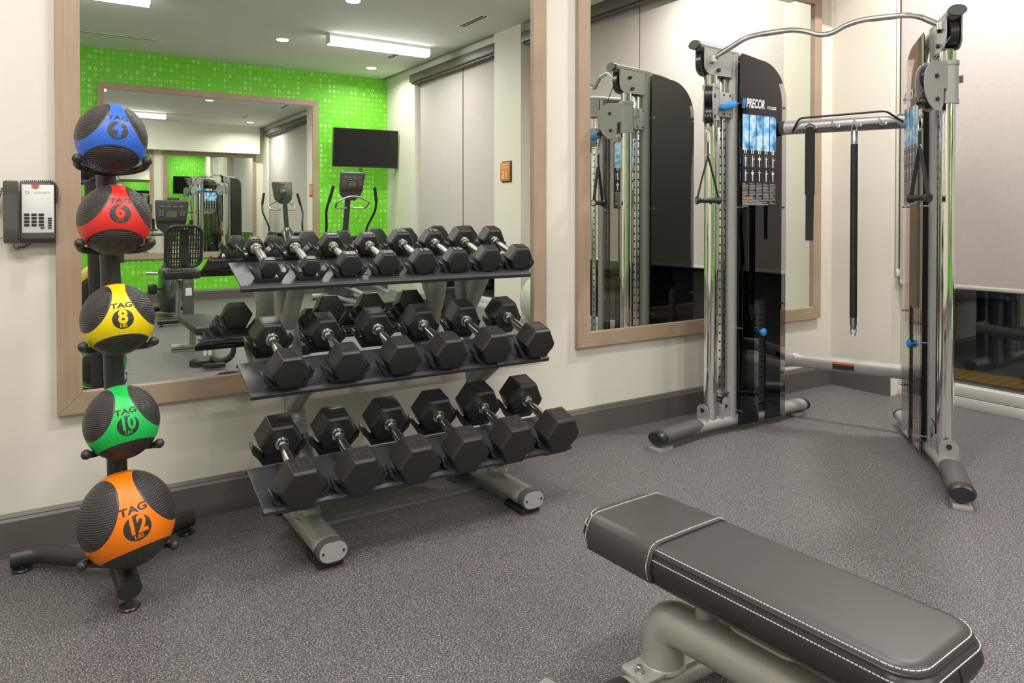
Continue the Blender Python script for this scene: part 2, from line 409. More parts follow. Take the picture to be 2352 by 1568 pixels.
def baseboard(name, a, b, inward):
    """a,b: floor points along the wall face; inward: unit vector into the room"""
    a, b, n = Vector((*a, 0)), Vector((*b, 0)), Vector((*inward, 0)); e = b - a
    prof = [(0, 0), (0.020, 0), (0.020, 0.132), (0.013, 0.142), (0.013, 0.146), (0.004, 0.158), (0, 0.158)]
    m = MB(); m.prism([a + n * u + Vector((0, 0, z)) for u, z in prof], e); return struct(name, m, M_BASE, smooth=0)
baseboard('baseboard_back', (XL, D), (W, D), (0, -1))
baseboard('baseboard_right', (W, D), (W, 2.765), (-1, 0))
baseboard('baseboard_front', (XL, G), (W, G), (0, 1))
baseboard('baseboard_left', (XL, G), (XL, D), (1, 0))

# windows: white frame, glass, mullions
def window(name, y0, y1, mull):
    m = MB()
    xf = WIN
    for z0, z1, dx in ((0.0, 0.068, 0.0), (0.072, 0.139, 0.006)):
        m.box((xf + 0.06 + dx, (y0 + y1) / 2, (z0 + z1) / 2), (0.12, y1 - y0, z1 - z0), bev=0.003)
    for y in (y0 + 0.02, y1 - 0.02): m.box((xf + 0.075, y, 1.75), (0.09, 0.04, 3.3), bev=0.003)
    for y in mull: m.box((xf + 0.10, y, 1.75), (0.05, 0.06, 3.3), bev=0.003)
    f = struct(name, m, M_WHITE)
    g = MB(); g.box((xf + 0.09, (y0 + y1) / 2, 1.77), (0.008, y1 - y0 - .08, 3.26)); g.build('window_glass', M_GLASS, f, smooth=0)
    return f
window('window_1', -0.87, 2.765, (1.04,))
window('window_2', -4.0, -1.48, (-2.57,))

def shade(y0, y1, zb, label):
    t = empty('roller_shade', (WIN, (y0 + y1) / 2, zb), label, 'window shade', 'roller shades over the windows')
    m = MB(); m.box((WIN - 0.012, (y0 + y1) / 2, (zb + 3.38) / 2), (0.003, y1 - y0, 3.38 - zb)); m.build('shade_cloth', M_SHADE, t, smooth=0)
    m = MB(); m.box((WIN - 0.012, (y0 + y1) / 2, zb - 0.012), (0.014, y1 - y0, 0.026), bev=0.005); m.build('hem_bar', M_WPL if False else pm('shade_hem', (0.55, 0.51, 0.48), 0.6), t)
    return t
shade(1.045, 2.745, 0.80, 'pale woven roller shade beside the corner, behind the right tower of the cable machine')
shade(-0.85, 1.035, 0.80, 'pale woven roller shade nearest the column on the side of the weights')
shade(-2.560, -1.50, 0.80, 'pale woven roller shade seen in the mirror between the column and the shade seam')
shade(-3.94, -2.580, 0.80, 'pale woven roller shade seen in the mirror, closest to the green wallpaper')
for y0, y1, lb in ((-0.86, 2.755, 'dark brown shade cassette above the long window near the cable machine'), (-4.02, -1.485, 'dark brown shade cassette seen in the mirror beyond the column')):
    m = MB(); m.box((W - 0.03, (y0 + y1) / 2, 3.40), (0.11, y1 - y0, 0.12), bev=0.006); m.box((W - 0.02, (y0 + y1) / 2, 3.33), (0.05, y1 - y0, 0.03), bev=0.004)
    tag(m.build('shade_cassette', M_CAS), lb, 'shade cassette')
m = MB(); m.box((W + .045, 2.752, 2.05), (0.02, 0.014, 2.36), bev=0.004); m.box((W + .045, 2.745, 0.855), (0.03, 0.02, 0.05), bev=0.006)
tag(m.build('chain_guard', pm('guard_plastic', (.60, .56, .50), .45)), 'thin white shade chain guard on the window edge by the corner pier', 'chain guard')

# outside in the night
m = MB(); m.box((9.2, 0, -0.16), (7.9, 16, 0.1)); tag(m.build('pavement', M_PAVE, smooth=0), kind='structure')
m = MB(); m.box((6.57, 1.0, -0.105), (0.42, 8.0, 0.012))
for i in range(7):
    for j in range(60): m.cyl((6.57 - .18 + i * .06, -1.2 + j * .085, -0.1), (6.57 - .18 + i * .06, -1.2 + j * .085, -0.088), 0.018, 0.012, 8)
cl = bpy.data.lights.new('added_paving_light', 'AREA'); cl.shape = 'DISK'; cl.size = 0.3; cl.energy = 30; cl.color = (1, .9, .75)  # unseen light added outside to brighten the yellow strip, no fixture
co = bpy.data.objects.new('added_paving_light', cl); COL.objects.link(co); co.location = (6.9, 2.6, 3.4)
o = tag(m.build('tactile_paving_strip', M_TACT), 'yellow studded tactile paving strip outside the window', 'paving strip')

# ------------------------------------------------------------------ wood framed mirrors
def mirror(x0, x1, z0, z1, ya, n, fw, label):
    """ya wall plane, n=+1 faces +y else -1"""
    t = empty('wall_mirror', ((x0 + x1) / 2, ya, z0), label, 'mirror')
    dp = 0.034
    def bar(name, pts, mat):
        m = MB(); m.prism([Vector((x, ya + n * 0.001, z)) for x, z in pts], (0, n * dp, 0), bev=0.002); m.build(name, mat, t, smooth=0)
    bar('frame_side', [(x0, z0), (x0 + fw, z0 + fw), (x0 + fw, z1 - fw), (x0, z1)], M_WOODV)
    bar('frame_side', [(x1, z0), (x1, z1), (x1 - fw, z1 - fw), (x1 - fw, z0 + fw)], M_WOODV)
    bar('frame_rail', [(x0, z0), (x1, z0), (x1 - fw, z0 + fw), (x0 + fw, z0 + fw)], M_WOODH)
    bar('frame_rail', [(x0, z1), (x0 + fw, z1 - fw), (x1 - fw, z1 - fw), (x1, z1)], M_WOODH)
    m = MB(); m.box(((x0 + x1) / 2, ya + n * 0.010, (z0 + z1) / 2), (x1 - x0 - 2 * fw + .01, 0.012, z1 - z0 - 2 * fw + .01)); m.build('mirror_glass', M_MIRROR, t, smooth=0)
    return t
mirror(0.040, 2.291, 0.499, 2.855, D, -1, 0.082, 'large wood framed mirror on the wall behind the dumbbell rack')
mirror(2.511, 4.748, 0.507, 2.855, D, -1, 0.084, 'wood framed mirror on the wall behind the left tower of the cable machine')
mirror(0.638, 3.730, 0.630, 3.100, G, 1, 0.088, 'wood framed mirror on the green wallpaper, seen only in reflection')

# ------------------------------------------------------------------ ceiling fixtures (the room's lamps)
P_LIN = 40.0; P_DOWN = 44.0
def lamp_light(name, parent, loc, sx, sy, power, spread, shape='RECTANGLE', col=(1.0, .98, .94)):
    l = bpy.data.lights.new(name, 'AREA'); l.shape = shape; l.size = sx
    if shape == 'RECTANGLE': l.size_y = sy
    l.energy = power; l.color = col; l.spread = R(spread)
    o = bpy.data.objects.new(name, l); COL.objects.link(o); o.parent = parent; o.location = Vector(loc) - world_off(parent); return o
def linear(x0, x1, y, label):
    t = empty('linear_ceiling_light', ((x0 + x1) / 2, y, H), label, 'ceiling light', 'linear ceiling lights')
    m = MB()
    m.prism([(x0, y + a, H - b) for a, b in ((-.07, .0), (-.07, .035), (-.06, .045), (.06, .045), (.07, .035), (.07, 0))], (x1 - x0, 0, 0))
    for x in (x0 - 0.012, x1): m.prism([(x, y + a, H - b) for a, b in ((-.075, .001), (-.075, .11), (-.06, .125), (.06, .125), (.075, .11), (.075, .001))], (0.012, 0, 0))
    m.build('housing', M_WPL, t, smooth=0)
    m = MB(); m.prism([(x0, y + a, H - b) for a, b in ((-.066, .046), (-.07, .10), (-.055, .12), (.055, .12), (.07, .10), (.066, .046))], (x1 - x0, 0, 0)); m.build('diffuser', M_LAMP, t, smooth=0)
    lamp_light('tube_light', t, ((x0 + x1) / 2, y, H - .128), x1 - x0, .12, P_LIN, 180)
linear(3.07, 4.47, -2.62, 'lit linear ceiling light seen in the mirror above the television side')
linear(-0.45, 0.95, -2.02, 'lit linear ceiling light at the top left edge of the mirror')
linear(0.95, 2.35, 1.45, 'lit linear ceiling light over the weights, seen in the green wall mirror')
linear(-1.75, -0.35, 1.0, 'lit linear ceiling light left of the medicine ball stand')
def downlight(x, y, label, r=0.075, k=1.0):
    t = empty('downlight', (x, y, H), label, 'downlight', 'round ceiling downlights')
    m = MB(); n = 28
    m.lathe((x, y, H), (0, 0, -1), [(0.0, r * 1.3), (0.006, r * 1.3), (0.008, r * 1.12), (0.004, r)], n); m.build('trim_ring', M_WPL, t)
    m = MB(); m.cyl((x, y, H - 0.003), (x, y, H - 0.0075), r, r, n); m.build('lens', M_SPOT, t, smooth=0)
    lamp_light('downlight_bulb', t, (x, y, H - .012), r * 1.9, 0, P_DOWN * k, 160, 'DISK', (1.0, .97, .92))
for x, y, lb in ((2.82, -1.08, 'round downlight at the top middle of the rack mirror'), (2.66, -3.23, 'round downlight left of the bright linear light in the mirror'),
                 (4.33, -4.31, 'round downlight below the right end of the linear light in the mirror'), (4.33, 2.0, 'round downlight near the window over the cable machine'),
                 (-0.35, 2.20, 'round downlight over the medicine ball stand'), (0.90, -1.0, 'round downlight over the middle of the room, behind the camera')):
    downlight(x, y, lb, k=.34 if x < 0 else (1.45 if y > 1.9 else .56))
def vent(x, y, L, wdt, rz, n, label):
    t = empty('air_vent', (x, y, H), label, 'air vent'); c, s = math.cos(rz), math.sin(rz)
    m = MB(); m.box((x, y, H - 0.003), (L, wdt, 0.006), rz); m.build('vent_frame', M_WPL, t, smooth=0)
    for i in range(n):
        k = (i - (n - 1) / 2) * wdt / (n + 1)
        m = MB(); m.box((x - s * k, y + c * k, H - 0.007), (L * 0.88, wdt / (n + 1) * 0.55, 0.003), rz); m.build('slot', M_DARK, t, smooth=0)
vent(4.31, -1.09, 0.62, 0.13, PI / 2, 2, 'white slotted ceiling vent at the upper right of the rack mirror')
vent(4.27, -3.30, 0.44, 0.13, PI / 2, 2, 'white slotted ceiling vent just past the linear light in the mirror')
vent(3.98, 1.0, 0.5, 0.13, PI / 2, 2, 'white slotted ceiling vent over the middle of the room')
vent(0.75, -4.18, 1.26, 0.05, 0.0, 1, 'long thin ceiling slot vent in front of the green wallpaper')

# ------------------------------------------------------------------ orange sign, television
t = empty('occupancy_sign', (XP, -1.2, 1.69), 'orange sign reading MAXIMUM OCCUPANCY 15 on the column, seen reversed in the mirror', 'sign')
yc, zc = -1.19, 1.80
m = MB(); m.box((XP - 0.004, yc + .012, zc), (0.008, 0.225, 0.265), bev=0.002); m.build('backplate', M_BRZ, t)
m = MB(); m.box((XP - 0.014, yc - 0.012, zc), (0.012, 0.215, 0.232), bev=0.002); m.build('sign_face', M_ORSIGN, t)
fn = lambda x, y: V(XP - 0.0215, yc - 0.012 - x, zc + y)
m = MB()
m.text('MAXIMUM', 0.026, lambda x, y: fn(x, y + .082), bold=.01); m.text('OCCUPANCY', 0.026, lambda x, y: fn(x, y + .048), bold=.01); m.text('15', 0.125, lambda x, y: fn(x, y - .045), bold=.01)
m.build('lettering', M_PRINT, t, smooth=0)

t = empty('television', (4.33, -4.75, 2.0), 'black wall mounted television on the green wallpaper in the corner', 'television')
cx, cy, cz = 4.36, -4.62, 2.335; rz = R(3)
Mt = Matrix.Translation((cx, cy, cz)) @ Matrix.Rotation(rz, 4, 'Z') @ Matrix.Rotation(R(-4), 4, 'X')
m = MB(); m.box((0, 0, 0), (1.08, 0.035, 0.615), mat=Mt, bev=0.006); m.build('cabinet', M_PLAS, t)
m = MB(); m.box((0, 0.0185, 0.008), (1.055, 0.003, 0.58), mat=Mt); m.build('screen', M_SCREEN, t, smooth=0)
m = MB(); m.box((0, -0.05, 0), (0.45, 0.07, 0.35), mat=Mt, bev=0.01); m.cyl((cx, cy - .08, cz), (cx + .1, G + .2, cz - .02), .02); m.cyl((cx + .1, G + .2, cz - .02), (cx, G + .02, cz), .02); m.box((cx, G + .015, cz), (.2, .03, .3)); m.build('wall_arm', M_PLAS, t)

# ------------------------------------------------------------------ wall telephone
t = empty('wall_telephone', (-0.04, D, 1.15), 'grey and white wall telephone with a coiled cord left of the mirror', 'telephone')
yf = D - 0.062
m = MB(); m.prism([(-0.070, D, 1.150), (-0.070, D - .045, 1.150), (-0.070, yf + .003, 1.168), (-0.070, yf + .012, 1.374), (-0.070, D, 1.376)], (0.108, 0, 0), bev=0.003); m.build('body', M_DGREY, t)
m = MB(); m.box((-0.0145, yf + .0055, 1.276), (0.099, 0.004, 0.176), bev=0.002); m.build('face_plate', M_WPL, t)
m = MB(); m.prism([(-0.022 + x, yf + .0025, 1.352 + z) for x, z in ((-.012, .012), (.012, .012), (.009, .002), (.006, 0), (-.006, 0), (-.009, .002))], (0, -.003, 0)); m.build('message_lamp', M_RED, t, smooth=0)
for r in range(4):
    for c in range(3):
        m = MB(); m.box((-0.049 + c * 0.0222, yf + .002, 1.255 - r * 0.0127), (0.0165, 0.005, 0.0085), bev=0.0018); m.build('key', M_PLAS, t)
for i, (x, z) in enumerate([(.022, 1.241 - k * .0086) for k in range(5)] + [(-.001, 1.2066)]):
    m = MB(); m.box((x, yf + .002, z), (0.012, 0.005, 0.0048), bev=0.001); m.build('key', M_PLAS, t)
m = MB(); m.text('LAQUINTA', 0.0105, lambda x, y: V(x * .95 - 0.0085 + .006, yf + .0030, y + 1.3345), bold=0.0)
nn = 20
for i in range(nn):
    a, b = 2 * PI * i / nn, 2 * PI * (i + 1) / nn
    m.quad([V(-0.047 + r * math.cos(q), yf + .0030, 1.335 + r * math.sin(q)) for r, q in ((.0032, a), (.0058, a), (.0058, b), (.0032, b))])
m.build('logo', M_GPRINT, t, smooth=0)
m = MB(); m.prism([(-0.119, yf - .012, 1.153), (-0.119, yf - .02, 1.20), (-0.119, yf - .012, 1.33), (-0.119, yf - .018, 1.376), (-0.119, yf + .03, 1.378), (-0.119, yf + .03, 1.150)], (0.046, 0, 0), bev=0.006); m.build('handset', M_DGREY, t)
def coil(pts, rc, rw, pitch):
    P = []; pts = fillet(pts, 0.02, 5); L = 0
    for a, b in zip(pts[:-1], pts[1:]):
        d = b - a; l = d.length; n = max(2, int(l / pitch * 10)); tt = d.normalized(); x = tt.cross(V(0, 1, 0)).normalized(); y = tt.cross(x)
        for i in range(n):
            ph = 2 * PI * (L + l * i / n) / pitch; P.append(a + d * i / n + (x * math.cos(ph) + y * math.sin(ph)) * rc)
        L += l
    return P
m = MB(); m.tube(coil([V(-.068, D - .04, 1.374), V(.03, D - .05, 1.379), V(.0445, D - .052, 1.362), V(.0435, D - .050, 1.295)], .0042, .0014, .0062), .0013, 5); m.tube(coil([V(-.122, D - .03, 1.352), V(-.136, D - .02, 1.31), V(-.133, D - .02, 1.26)], .0042, .0014, .0062), .0013, 5)
m.tube(coil([V(-.04, D - .03, 1.149), V(-.065, D - .02, 1.134), V(-.08, D - .02, 1.136)], .0042, .0014, .0062), .0013, 5); m.tube(fillet([V(-.09, D - .03, 1.15), V(-.088, D - .02, 1.13), V(-.07, D - .02, 1.128)], .02), .0014, 6); m.tube([V(-.119, D - .01, 1.175), V(-.14, D - .006, 1.16), V(-.2, D - .006, 1.15)], .0014, 6)
m.build('cord', M_PLAS, t)

# ------------------------------------------------------------------ medicine balls and their stand
def ball_mat(name, col):
    m = bpy.data.materials.new(name); m.use_nodes = True; nt = m.node_tree; b = nt.nodes['Principled BSDF']
    tc = nd(nt, 'ShaderNodeTexCoord'); nv = nd(nt, 'ShaderNodeVectorMath', operation='NORMALIZE'); nt.links.new(tc.outputs['Object'], nv.inputs[0])
    th = R(71)
    dirs = [Vector((math.sin(th) * math.cos(R(a)), -math.cos(th), math.sin(th) * math.sin(R(a)))) for a in (150, 30, -90)] + [Vector((0, 1, 0))]
    best = None
    for dv in dirs:
        dp = nd(nt, 'ShaderNodeVectorMath', operation='DOT_PRODUCT'); nt.links.new(nv.outputs[0], dp.inputs[0]); dp.inputs[1].default_value = dv
        best = dp.outputs['Value'] if best is None else math_n(nt, 'MAXIMUM', best, dp.outputs['Value'])
    ang = math_n(nt, 'ARCCOSINE', best)
    pan = math_n(nt, 'LESS_THAN', ang, R(45)); seam = math_n(nt, 'LESS_THAN', math_n(nt, 'ABSOLUTE', math_n(nt, 'SUBTRACT', ang, R(43.6))), R(1.2))
    # round label disc at the front
    dl = nd(nt, 'ShaderNodeVectorMath', operation='DOT_PRODUCT'); nt.links.new(nv.outputs[0], dl.inputs[0]); dl.inputs[1].default_value = (0, -1, 0)
    disc = math_n(nt, 'LESS_THAN', math_n(nt, 'ARCCOSINE', dl.outputs['Value']), R(16.3))
    blk = math_n(nt, 'MAXIMUM', pan, disc)
    mx = nd(nt, 'ShaderNodeMix', data_type='RGBA'); mx.inputs['A'].default_value = (*col, 1); mx.inputs['B'].default_value = (0.035, 0.030, 0.030, 1)
    nt.links.new(blk, mx.inputs['Factor']); nt.links.new(mx.outputs['Result'], b.inputs['Base Color'])
    b.inputs['Roughness'].default_value = 0.4
    # ribs on the grip panels (grid), pebble elsewhere
    sp = nd(nt, 'ShaderNodeSeparateXYZ'); nt.links.new(nv.outputs[0], sp.inputs[0])
    rib = math_n(nt, 'SINE', math_n(nt, 'MULTIPLY', sp.outputs[2], 128)); rib2 = math_n(nt, 'SINE', math_n(nt, 'MULTIPLY', sp.outputs[0], 150))
    rg = math_n(nt, 'ADD', rib, math_n(nt, 'MULTIPLY', rib2, 0.4))
    no = nd(nt, 'ShaderNodeTexNoise'); no.inputs['Scale'].default_value = 190; no.inputs['Detail'].default_value = 1; nt.links.new(tc.outputs['Object'], no.inputs[0])
    inner = math_n(nt, 'LESS_THAN', ang, R(42.4))
    hr = math_n(nt, 'MULTIPLY', math_n(nt, 'ADD', math_n(nt, 'MULTIPLY', rg, 0.35), 0.2), inner); hs = math_n(nt, 'MULTIPLY', seam, 0.9)
    hp = math_n(nt, 'MULTIPLY', no.outputs[0], math_n(nt, 'MULTIPLY', math_n(nt, 'SUBTRACT', 1.0, pan), 0.55))
    hh = math_n(nt, 'ADD', math_n(nt, 'ADD', hr, hs), hp)
    bp = nd(nt, 'ShaderNodeBump'); bp.inputs['Strength'].default_value = 0.9; bp.inputs['Distance'].default_value = 0.0022
    nt.links.new(hh, bp.inputs['Height']); nt.links.new(bp.outputs[0], b.inputs['Normal'])
    return m
BALLS = []
def med_ball(c, rx, rzv, col, cname, num, rot, label):
    t = empty('medicine_ball', c, label, 'medicine ball', 'medicine balls on the stand', rot)
    bm_ = ball_mat('ball_' + cname, col)
    m = MB(); m.ball((0, 0, 0), rx, 72, (1, 1, rzv / rx)); m.build('ball_shell', bm_, t, smooth=180, local=True)
    def onball(x, y, k=1.004):
        # (x, y) in units of radius, wrapped round the front
        a, e = x, y
        d = Vector((math.sin(a) * math.cos(e), -math.cos(a) * math.cos(e), math.sin(e)))
        return Vector((d.x * rx, d.y * rx, d.z * rzv)) * k
    m = MB()
    w = 0.50 if len(num) == 1 else 0.47
    m.text(num, w, lambda x, y: onball(x * (1 if len(num) == 1 else .86), y + 0.05), bold=.04, sub=2)
    m.text('LBS', 0.13, lambda x, y: onball(x, y - 0.178), bold=.02, sub=1)
    m.build('weight_number', pm('print_' + cname, col, 0.45), t, smooth=0, local=True)
    m = MB(); m.text('TAG', 0.205, lambda x, y: onball(x * 1.5, y + 0.375 + x * 0.03, 1.003), bold=.03, sub=2); m.build('brand_lettering', M_RUB, t, smooth=0, local=True)
    BALLS.append((Vector(c), rx, rzv)); return t
def cs(h):   # srgb -> linear
    return tuple(((c / 255) / 12.92 if c / 255 <= 0.04045 else (((c / 255) + 0.055) / 1.055) ** 2.4) for c in h)
med_ball((0.187, 2.650, 1.498), 0.1045, 0.112, (0.028, 0.125, 0.60), 'blue', '4', (R(-10), R(5), R(5)), 'blue 4 lb medicine ball, topmost on the stand')
med_ball((0.194, 2.650, 1.237), 0.1073, 0.114, (0.66, 0.022, 0.018), 'red', '6', (R(-11), R(3), R(4)), 'red 6 lb medicine ball under the blue one')
med_ball((0.201, 2.650, 0.916), 0.1080, 0.115, (0.80, 0.60, 0.0), 'yellow', '8', (R(-7), R(-3), R(4)), 'yellow 8 lb medicine ball in the middle of the stand')
med_ball((0.210, 2.640, 0.584), 0.1112, 0.118, (0.01, 0.50, 0.085), 'green', '10', (R(-7), R(-6), R(5)), 'green 10 lb medicine ball above the orange one')
med_ball((0.219, 2.590, 0.285), 0.1400, 0.150, (0.86, 0.185, 0.0), 'orange', '12', (R(-7), R(-9), R(8)), 'orange 12 lb medicine ball, largest and lowest on the stand')

t = empty('medicine_ball_stand', (0.21, 2.75, 0), 'black steel tree stand holding five coloured medicine balls', 'ball stand')
pole = fillet([(0.207, 2.715, 0.06), (0.205, 2.775, 0.42), (0.190, 2.80, 1.10), (0.180, 2.805, 1.40)], 0.1, 6)
m = MB(); m.tube(pole, 0.031, 20); m.cyl((0.2, 2.80, 1.09), (0.199, 2.80, 1.12), 0.034); m.build('pole', M_BLK, t)
def foot_leg(path, r):
    m = MB(); m.tube(fillet(path, 0.12, 8), r, 18); return m.build('leg', M_BLK, t)
foot_leg([(0.207, 2.78, 0.16), (0.21, 2.70, 0.10), (0.222, 2.56, 0.068)], 0.036)
foot_leg([(0.22, 2.80, 0.075), (0.10, 2.93, 0.055), (-0.02, 3.07, 0.047), (-0.105, 3.07, 0.047)], 0.031)
foot_leg([(0.20, 2.84, 0.08), (0.32, 2.95, 0.062), (0.43, 3.065, 0.054), (0.487, 3.085, 0.052)], 0.031)
for x, y in ((0.222, 2.585), (-0.070, 3.068), (0.462, 3.075)):
    m = MB(); m.lathe((x, y, 0), (0, 0, 1), [(0, .030), (.006, .034), (.010, .030), (.013, .012), (.030, .009)], 20); m.build('levelling_foot', M_PLAS, t)
def cradle(c, r, rz, zb, py):
    """U shaped rod with ball tips; c ball centre"""
    c = Vector(c); m = MB(); k = -0.60
    tips = [c + V(sx * r * 0.86, -r * 0.40, rz * k) for sx in (-1, 1)]
    for sx, tp in zip((-1, 1), tips):
        pts = [V(c.x, py, c.z - rz * 0.86), c + V(sx * r * .50, r * 0.55, -rz * 0.86), c + V(sx * r * 0.86, r * .10, -rz * .76), tp]
        m.tube(fillet(pts, r * .5, 6), 0.0115, 12)
        m.ball(tp, 0.0155, 14)
    m.build('ball_cradle', M_BLK, t)
for (c, r, rz), py in zip(BALLS, (2.80, 2.795, 2.79, 2.78, 2.75)): cradle(c, r + .008, rz + .006, 0, py)
m = MB()
for c, r, rz in BALLS[:4]: m.cyl((c.x - 0.0, c.y + .09, c.z - rz * .75), (c.x, 2.80, c.z - rz * .95), .018)
m.build('bracket', M_BLK, t)

# ------------------------------------------------------------------ three tier dumbbell rack
SL = R(18.0)       # shelves and dumbbells slope towards the room
rack = empty('dumbbell_rack', (1.26, 2.75, 0), 'three tier dumbbell rack with black shelves on a grey steel frame', 'dumbbell rack')
SX0, SX1 = 0.612, 1.912
def shelf(yf, zf, yb, zb):
    e = Vector((0, yb - yf, zb - zf)); L = e.length; e.normalize(); n = V(0, -e.z, e.y)
    p = [V(SX0, yf, zf) + e * a + n * b for a, b in ((0.006, 0), (L, 0), (L, -.006), (L + .008, -.020), (L + .004, -.023), (L - .006, -.006), (0.010, -.006), (0.006, -.022), (0.001, -.024), (-.006, -.022), (-.009, -.006))]
    m = MB(); m.prism(p, (SX1 - SX0, 0, 0)); return m.build('shelf', M_SHELF, rack, smooth=0, bevel=0.0025)
TIERS = [(2.785, 0.988, 3.010, 1.066), (2.640, 0.618, 2.862, 0.690), (2.472, 0.264, 2.712, 0.332)]
for a in TIERS: shelf(*a)
for X in (0.852, 1.712):
    m = MB(); m.tube([(X, 2.502, 0.064), (X, 3.14, 0.064)], 0.056, 24, ry=0.039); m.build('foot_tube', M_SILV2, rack)
    m = MB(); m.tube([(X, 2.474, 0.064), (X, 2.508, 0.064)], 0.058, 24, ry=0.041); c = m.build('end_cap', M_DGREY, rack)
    m = MB(); m.tube([(X, 3.138, .062), (X, 3.16, .062)], 0.054, 24, ry=.038); m.build('end_cap', M_DGREY, rack)
    m = MB(); m.prism([(X + a, 2.473, .064 + b) for a, b in stadium(.100, .068)], (0, -.004, 0)); m.build('cap_plate', M_PLATE, c, smooth=0)
    for sx in (-1, 1): m = MB(); m.cyl((X + sx * .037, 2.470, .064), (X + sx * .037, 2.466, .064), .0045, n=10); m.build('screw', M_PLAS, c)
    m = MB(); m.box((X, 2.56, .013), (.094, .13, .026), bev=.003); m.build('rubber_pad', M_RUB, rack)
    m = MB(); m.box((X, 3.09, .013), (.094, .10, .026), bev=.003); m.build('rubber_pad', M_RUB, rack)
    # leaning upright with forward struts under each shelf
    up_path = fillet([(X, 2.76, .08), (X, 2.80, .27), (X, 2.955, .42), (X, 2.985, .70), (X, 3.06, .84), (X, 3.08, 1.02)], .08, 5)
    m = MB(); m.tube(up_path, 0.047, 20, ry=0.030, up=(0, 1, 0)); m.build('upright', M_SILV2, rack)
    for a, b in (((X, 2.97, .46), (X, 2.74, .615)), ((X, 3.02, .80), (X, 2.88, .985)), ((X, 2.79, .12), (X, 2.60, .27))):
        m = MB(); m.tube([a, b], 0.034, 18); m.build('strut', M_SILV2, rack)
    m = MB(); m.lathe((X, 2.765, .095), (0, 0, 1), [(0, .050), (.008, .050), (.012, .040), (.03, .036)], 20); m.build('weld_collar', M_SILV2, rack)
m = MB(); m.box((0, 0, 0), (.115, .048, .0012), mat=Matrix.Translation((1.075, 2.862, 1.0166)) @ Matrix.Rotation(SL, 4, 'X')); lb_ = m.build('warning_label', M_DGREY, rack, smooth=0)
m = MB(); m.box((0, .016, .0008), (.115, .016, .0012), mat=Matrix.Translation((1.075, 2.862, 1.0166)) @ Matrix.Rotation(SL, 4, 'X')); m.build('orange_band', M_ORANGE, lb_, smooth=0)

HEX = {5: (.080, .050), 10: (.110, .060), 15: (.119, .066), 20: (.130, .072), 25: (.141, .098), 30: (.148, .100), 35: (.155, .102), 40: (.165, .100), 45: (.171, .106), 50: (.178, .112)}
ax = V(0, math.cos(SL), math.sin(SL)); axn = V(0, -math.sin(SL), math.cos(SL))
PROTO = {}
LFI = {5: .236, 10: .234, 15: .250, 20: .262, 25: .280, 30: .285, 35: .290, 40: .286, 45: .292, 50: .298}
def hexring(w, y, k):
    return [V(w / 2 * k * math.cos(R(60 * i)), y, w / 2 * k * math.sin(R(60 * i))) for i in range(6)]
def make_dumbbell(lb, Lfi, label, group):
    """local: axis along +Y, outer face of the near head at y=0"""
    t = empty('hex_dumbbell', (0, 0, 0), label, 'dumbbell', group)
    w, hl = HEX[lb]; tot = Lfi + hl; ah = w / 2 * .866
    for k, y0 in enumerate((0.0, Lfi)):
        m = MB(); b = hl
        outer = [(0.0, .80), (0.0015, .90), (0.010, .985), (0.016, 1.0), (b - .014, 1.0), (b - .006, .97), (b, .86)]
        if k == 1: outer = [(b - y, s_) for y, s_ in reversed(outer)]
        m.ring_loft([hexring(w, y0 + y, s_) for y, s_ in outer])
        hd = m.build('weight_head', M_RUB, t, local=True, smooth=25, bevel=0.0022)
        # recessed number panel on the top facet
        pw, pl = w * .36, hl * .54; yc_ = y0 + hl * .5
        m = MB()
        fw = .0032
        for a, b_, c_, d_ in ((-pw / 2 - fw, pw / 2 + fw, -pl / 2 - fw, -pl / 2), (-pw / 2 - fw, pw / 2 + fw, pl / 2, pl / 2 + fw), (-pw / 2 - fw, -pw / 2, -pl / 2, pl / 2), (pw / 2, pw / 2 + fw, -pl / 2, pl / 2)):
            m.box(((a + b_) / 2, yc_ + (c_ + d_) / 2, ah + .0006), (b_ - a, d_ - c_, .0022))
        m.build('number_frame', pm('lighter_rubber', (.036, .032, .032), .4), hd, local=True, smooth=0)  # frame coloured a little lighter than the head, for contrast
        m = MB(); m.box((0, yc_, ah + .0002), (pw, pl, .0006)); m.build('number_plate', M_PLAS, hd, local=True, smooth=0)
        m = MB(); sz = pl * (1.25 if lb > 5 else 1.2); n_ = str(lb)
        m.text(n_, sz, lambda x, y: V(x * 1.05, yc_ + y * .8, ah + .0012), bold=.02)
        m.build('weight_number', M_GPRINT if lb < 20 else pm('embossed_rubber', (.032, .029, .029), .35), hd, local=True, smooth=0)
    r = 0.0150 if lb <= 20 else 0.0170
    m = MB(); m.lathe((0, hl - .004, 0), (0, 1, 0), [(0, r * .9), (.02, r * .92), ((Lfi - hl) / 2, r * 1.16), (Lfi - hl - .012, r * .92), (Lfi - hl + .008, r * .9)], 20); m.build('handle', M_CHROME2, t, local=True)
    for y, s_ in ((hl - .002, 1), (Lfi + .002, -1)): m = MB(); m.lathe((0, y, 0), (0, s_, 0), [(0, r * 1.5), (.004, r * 1.62), (.009, r * 1.5), (.013, r * 1.1)], 20); m.build('collar', M_CHROME, t, local=True)
    return t
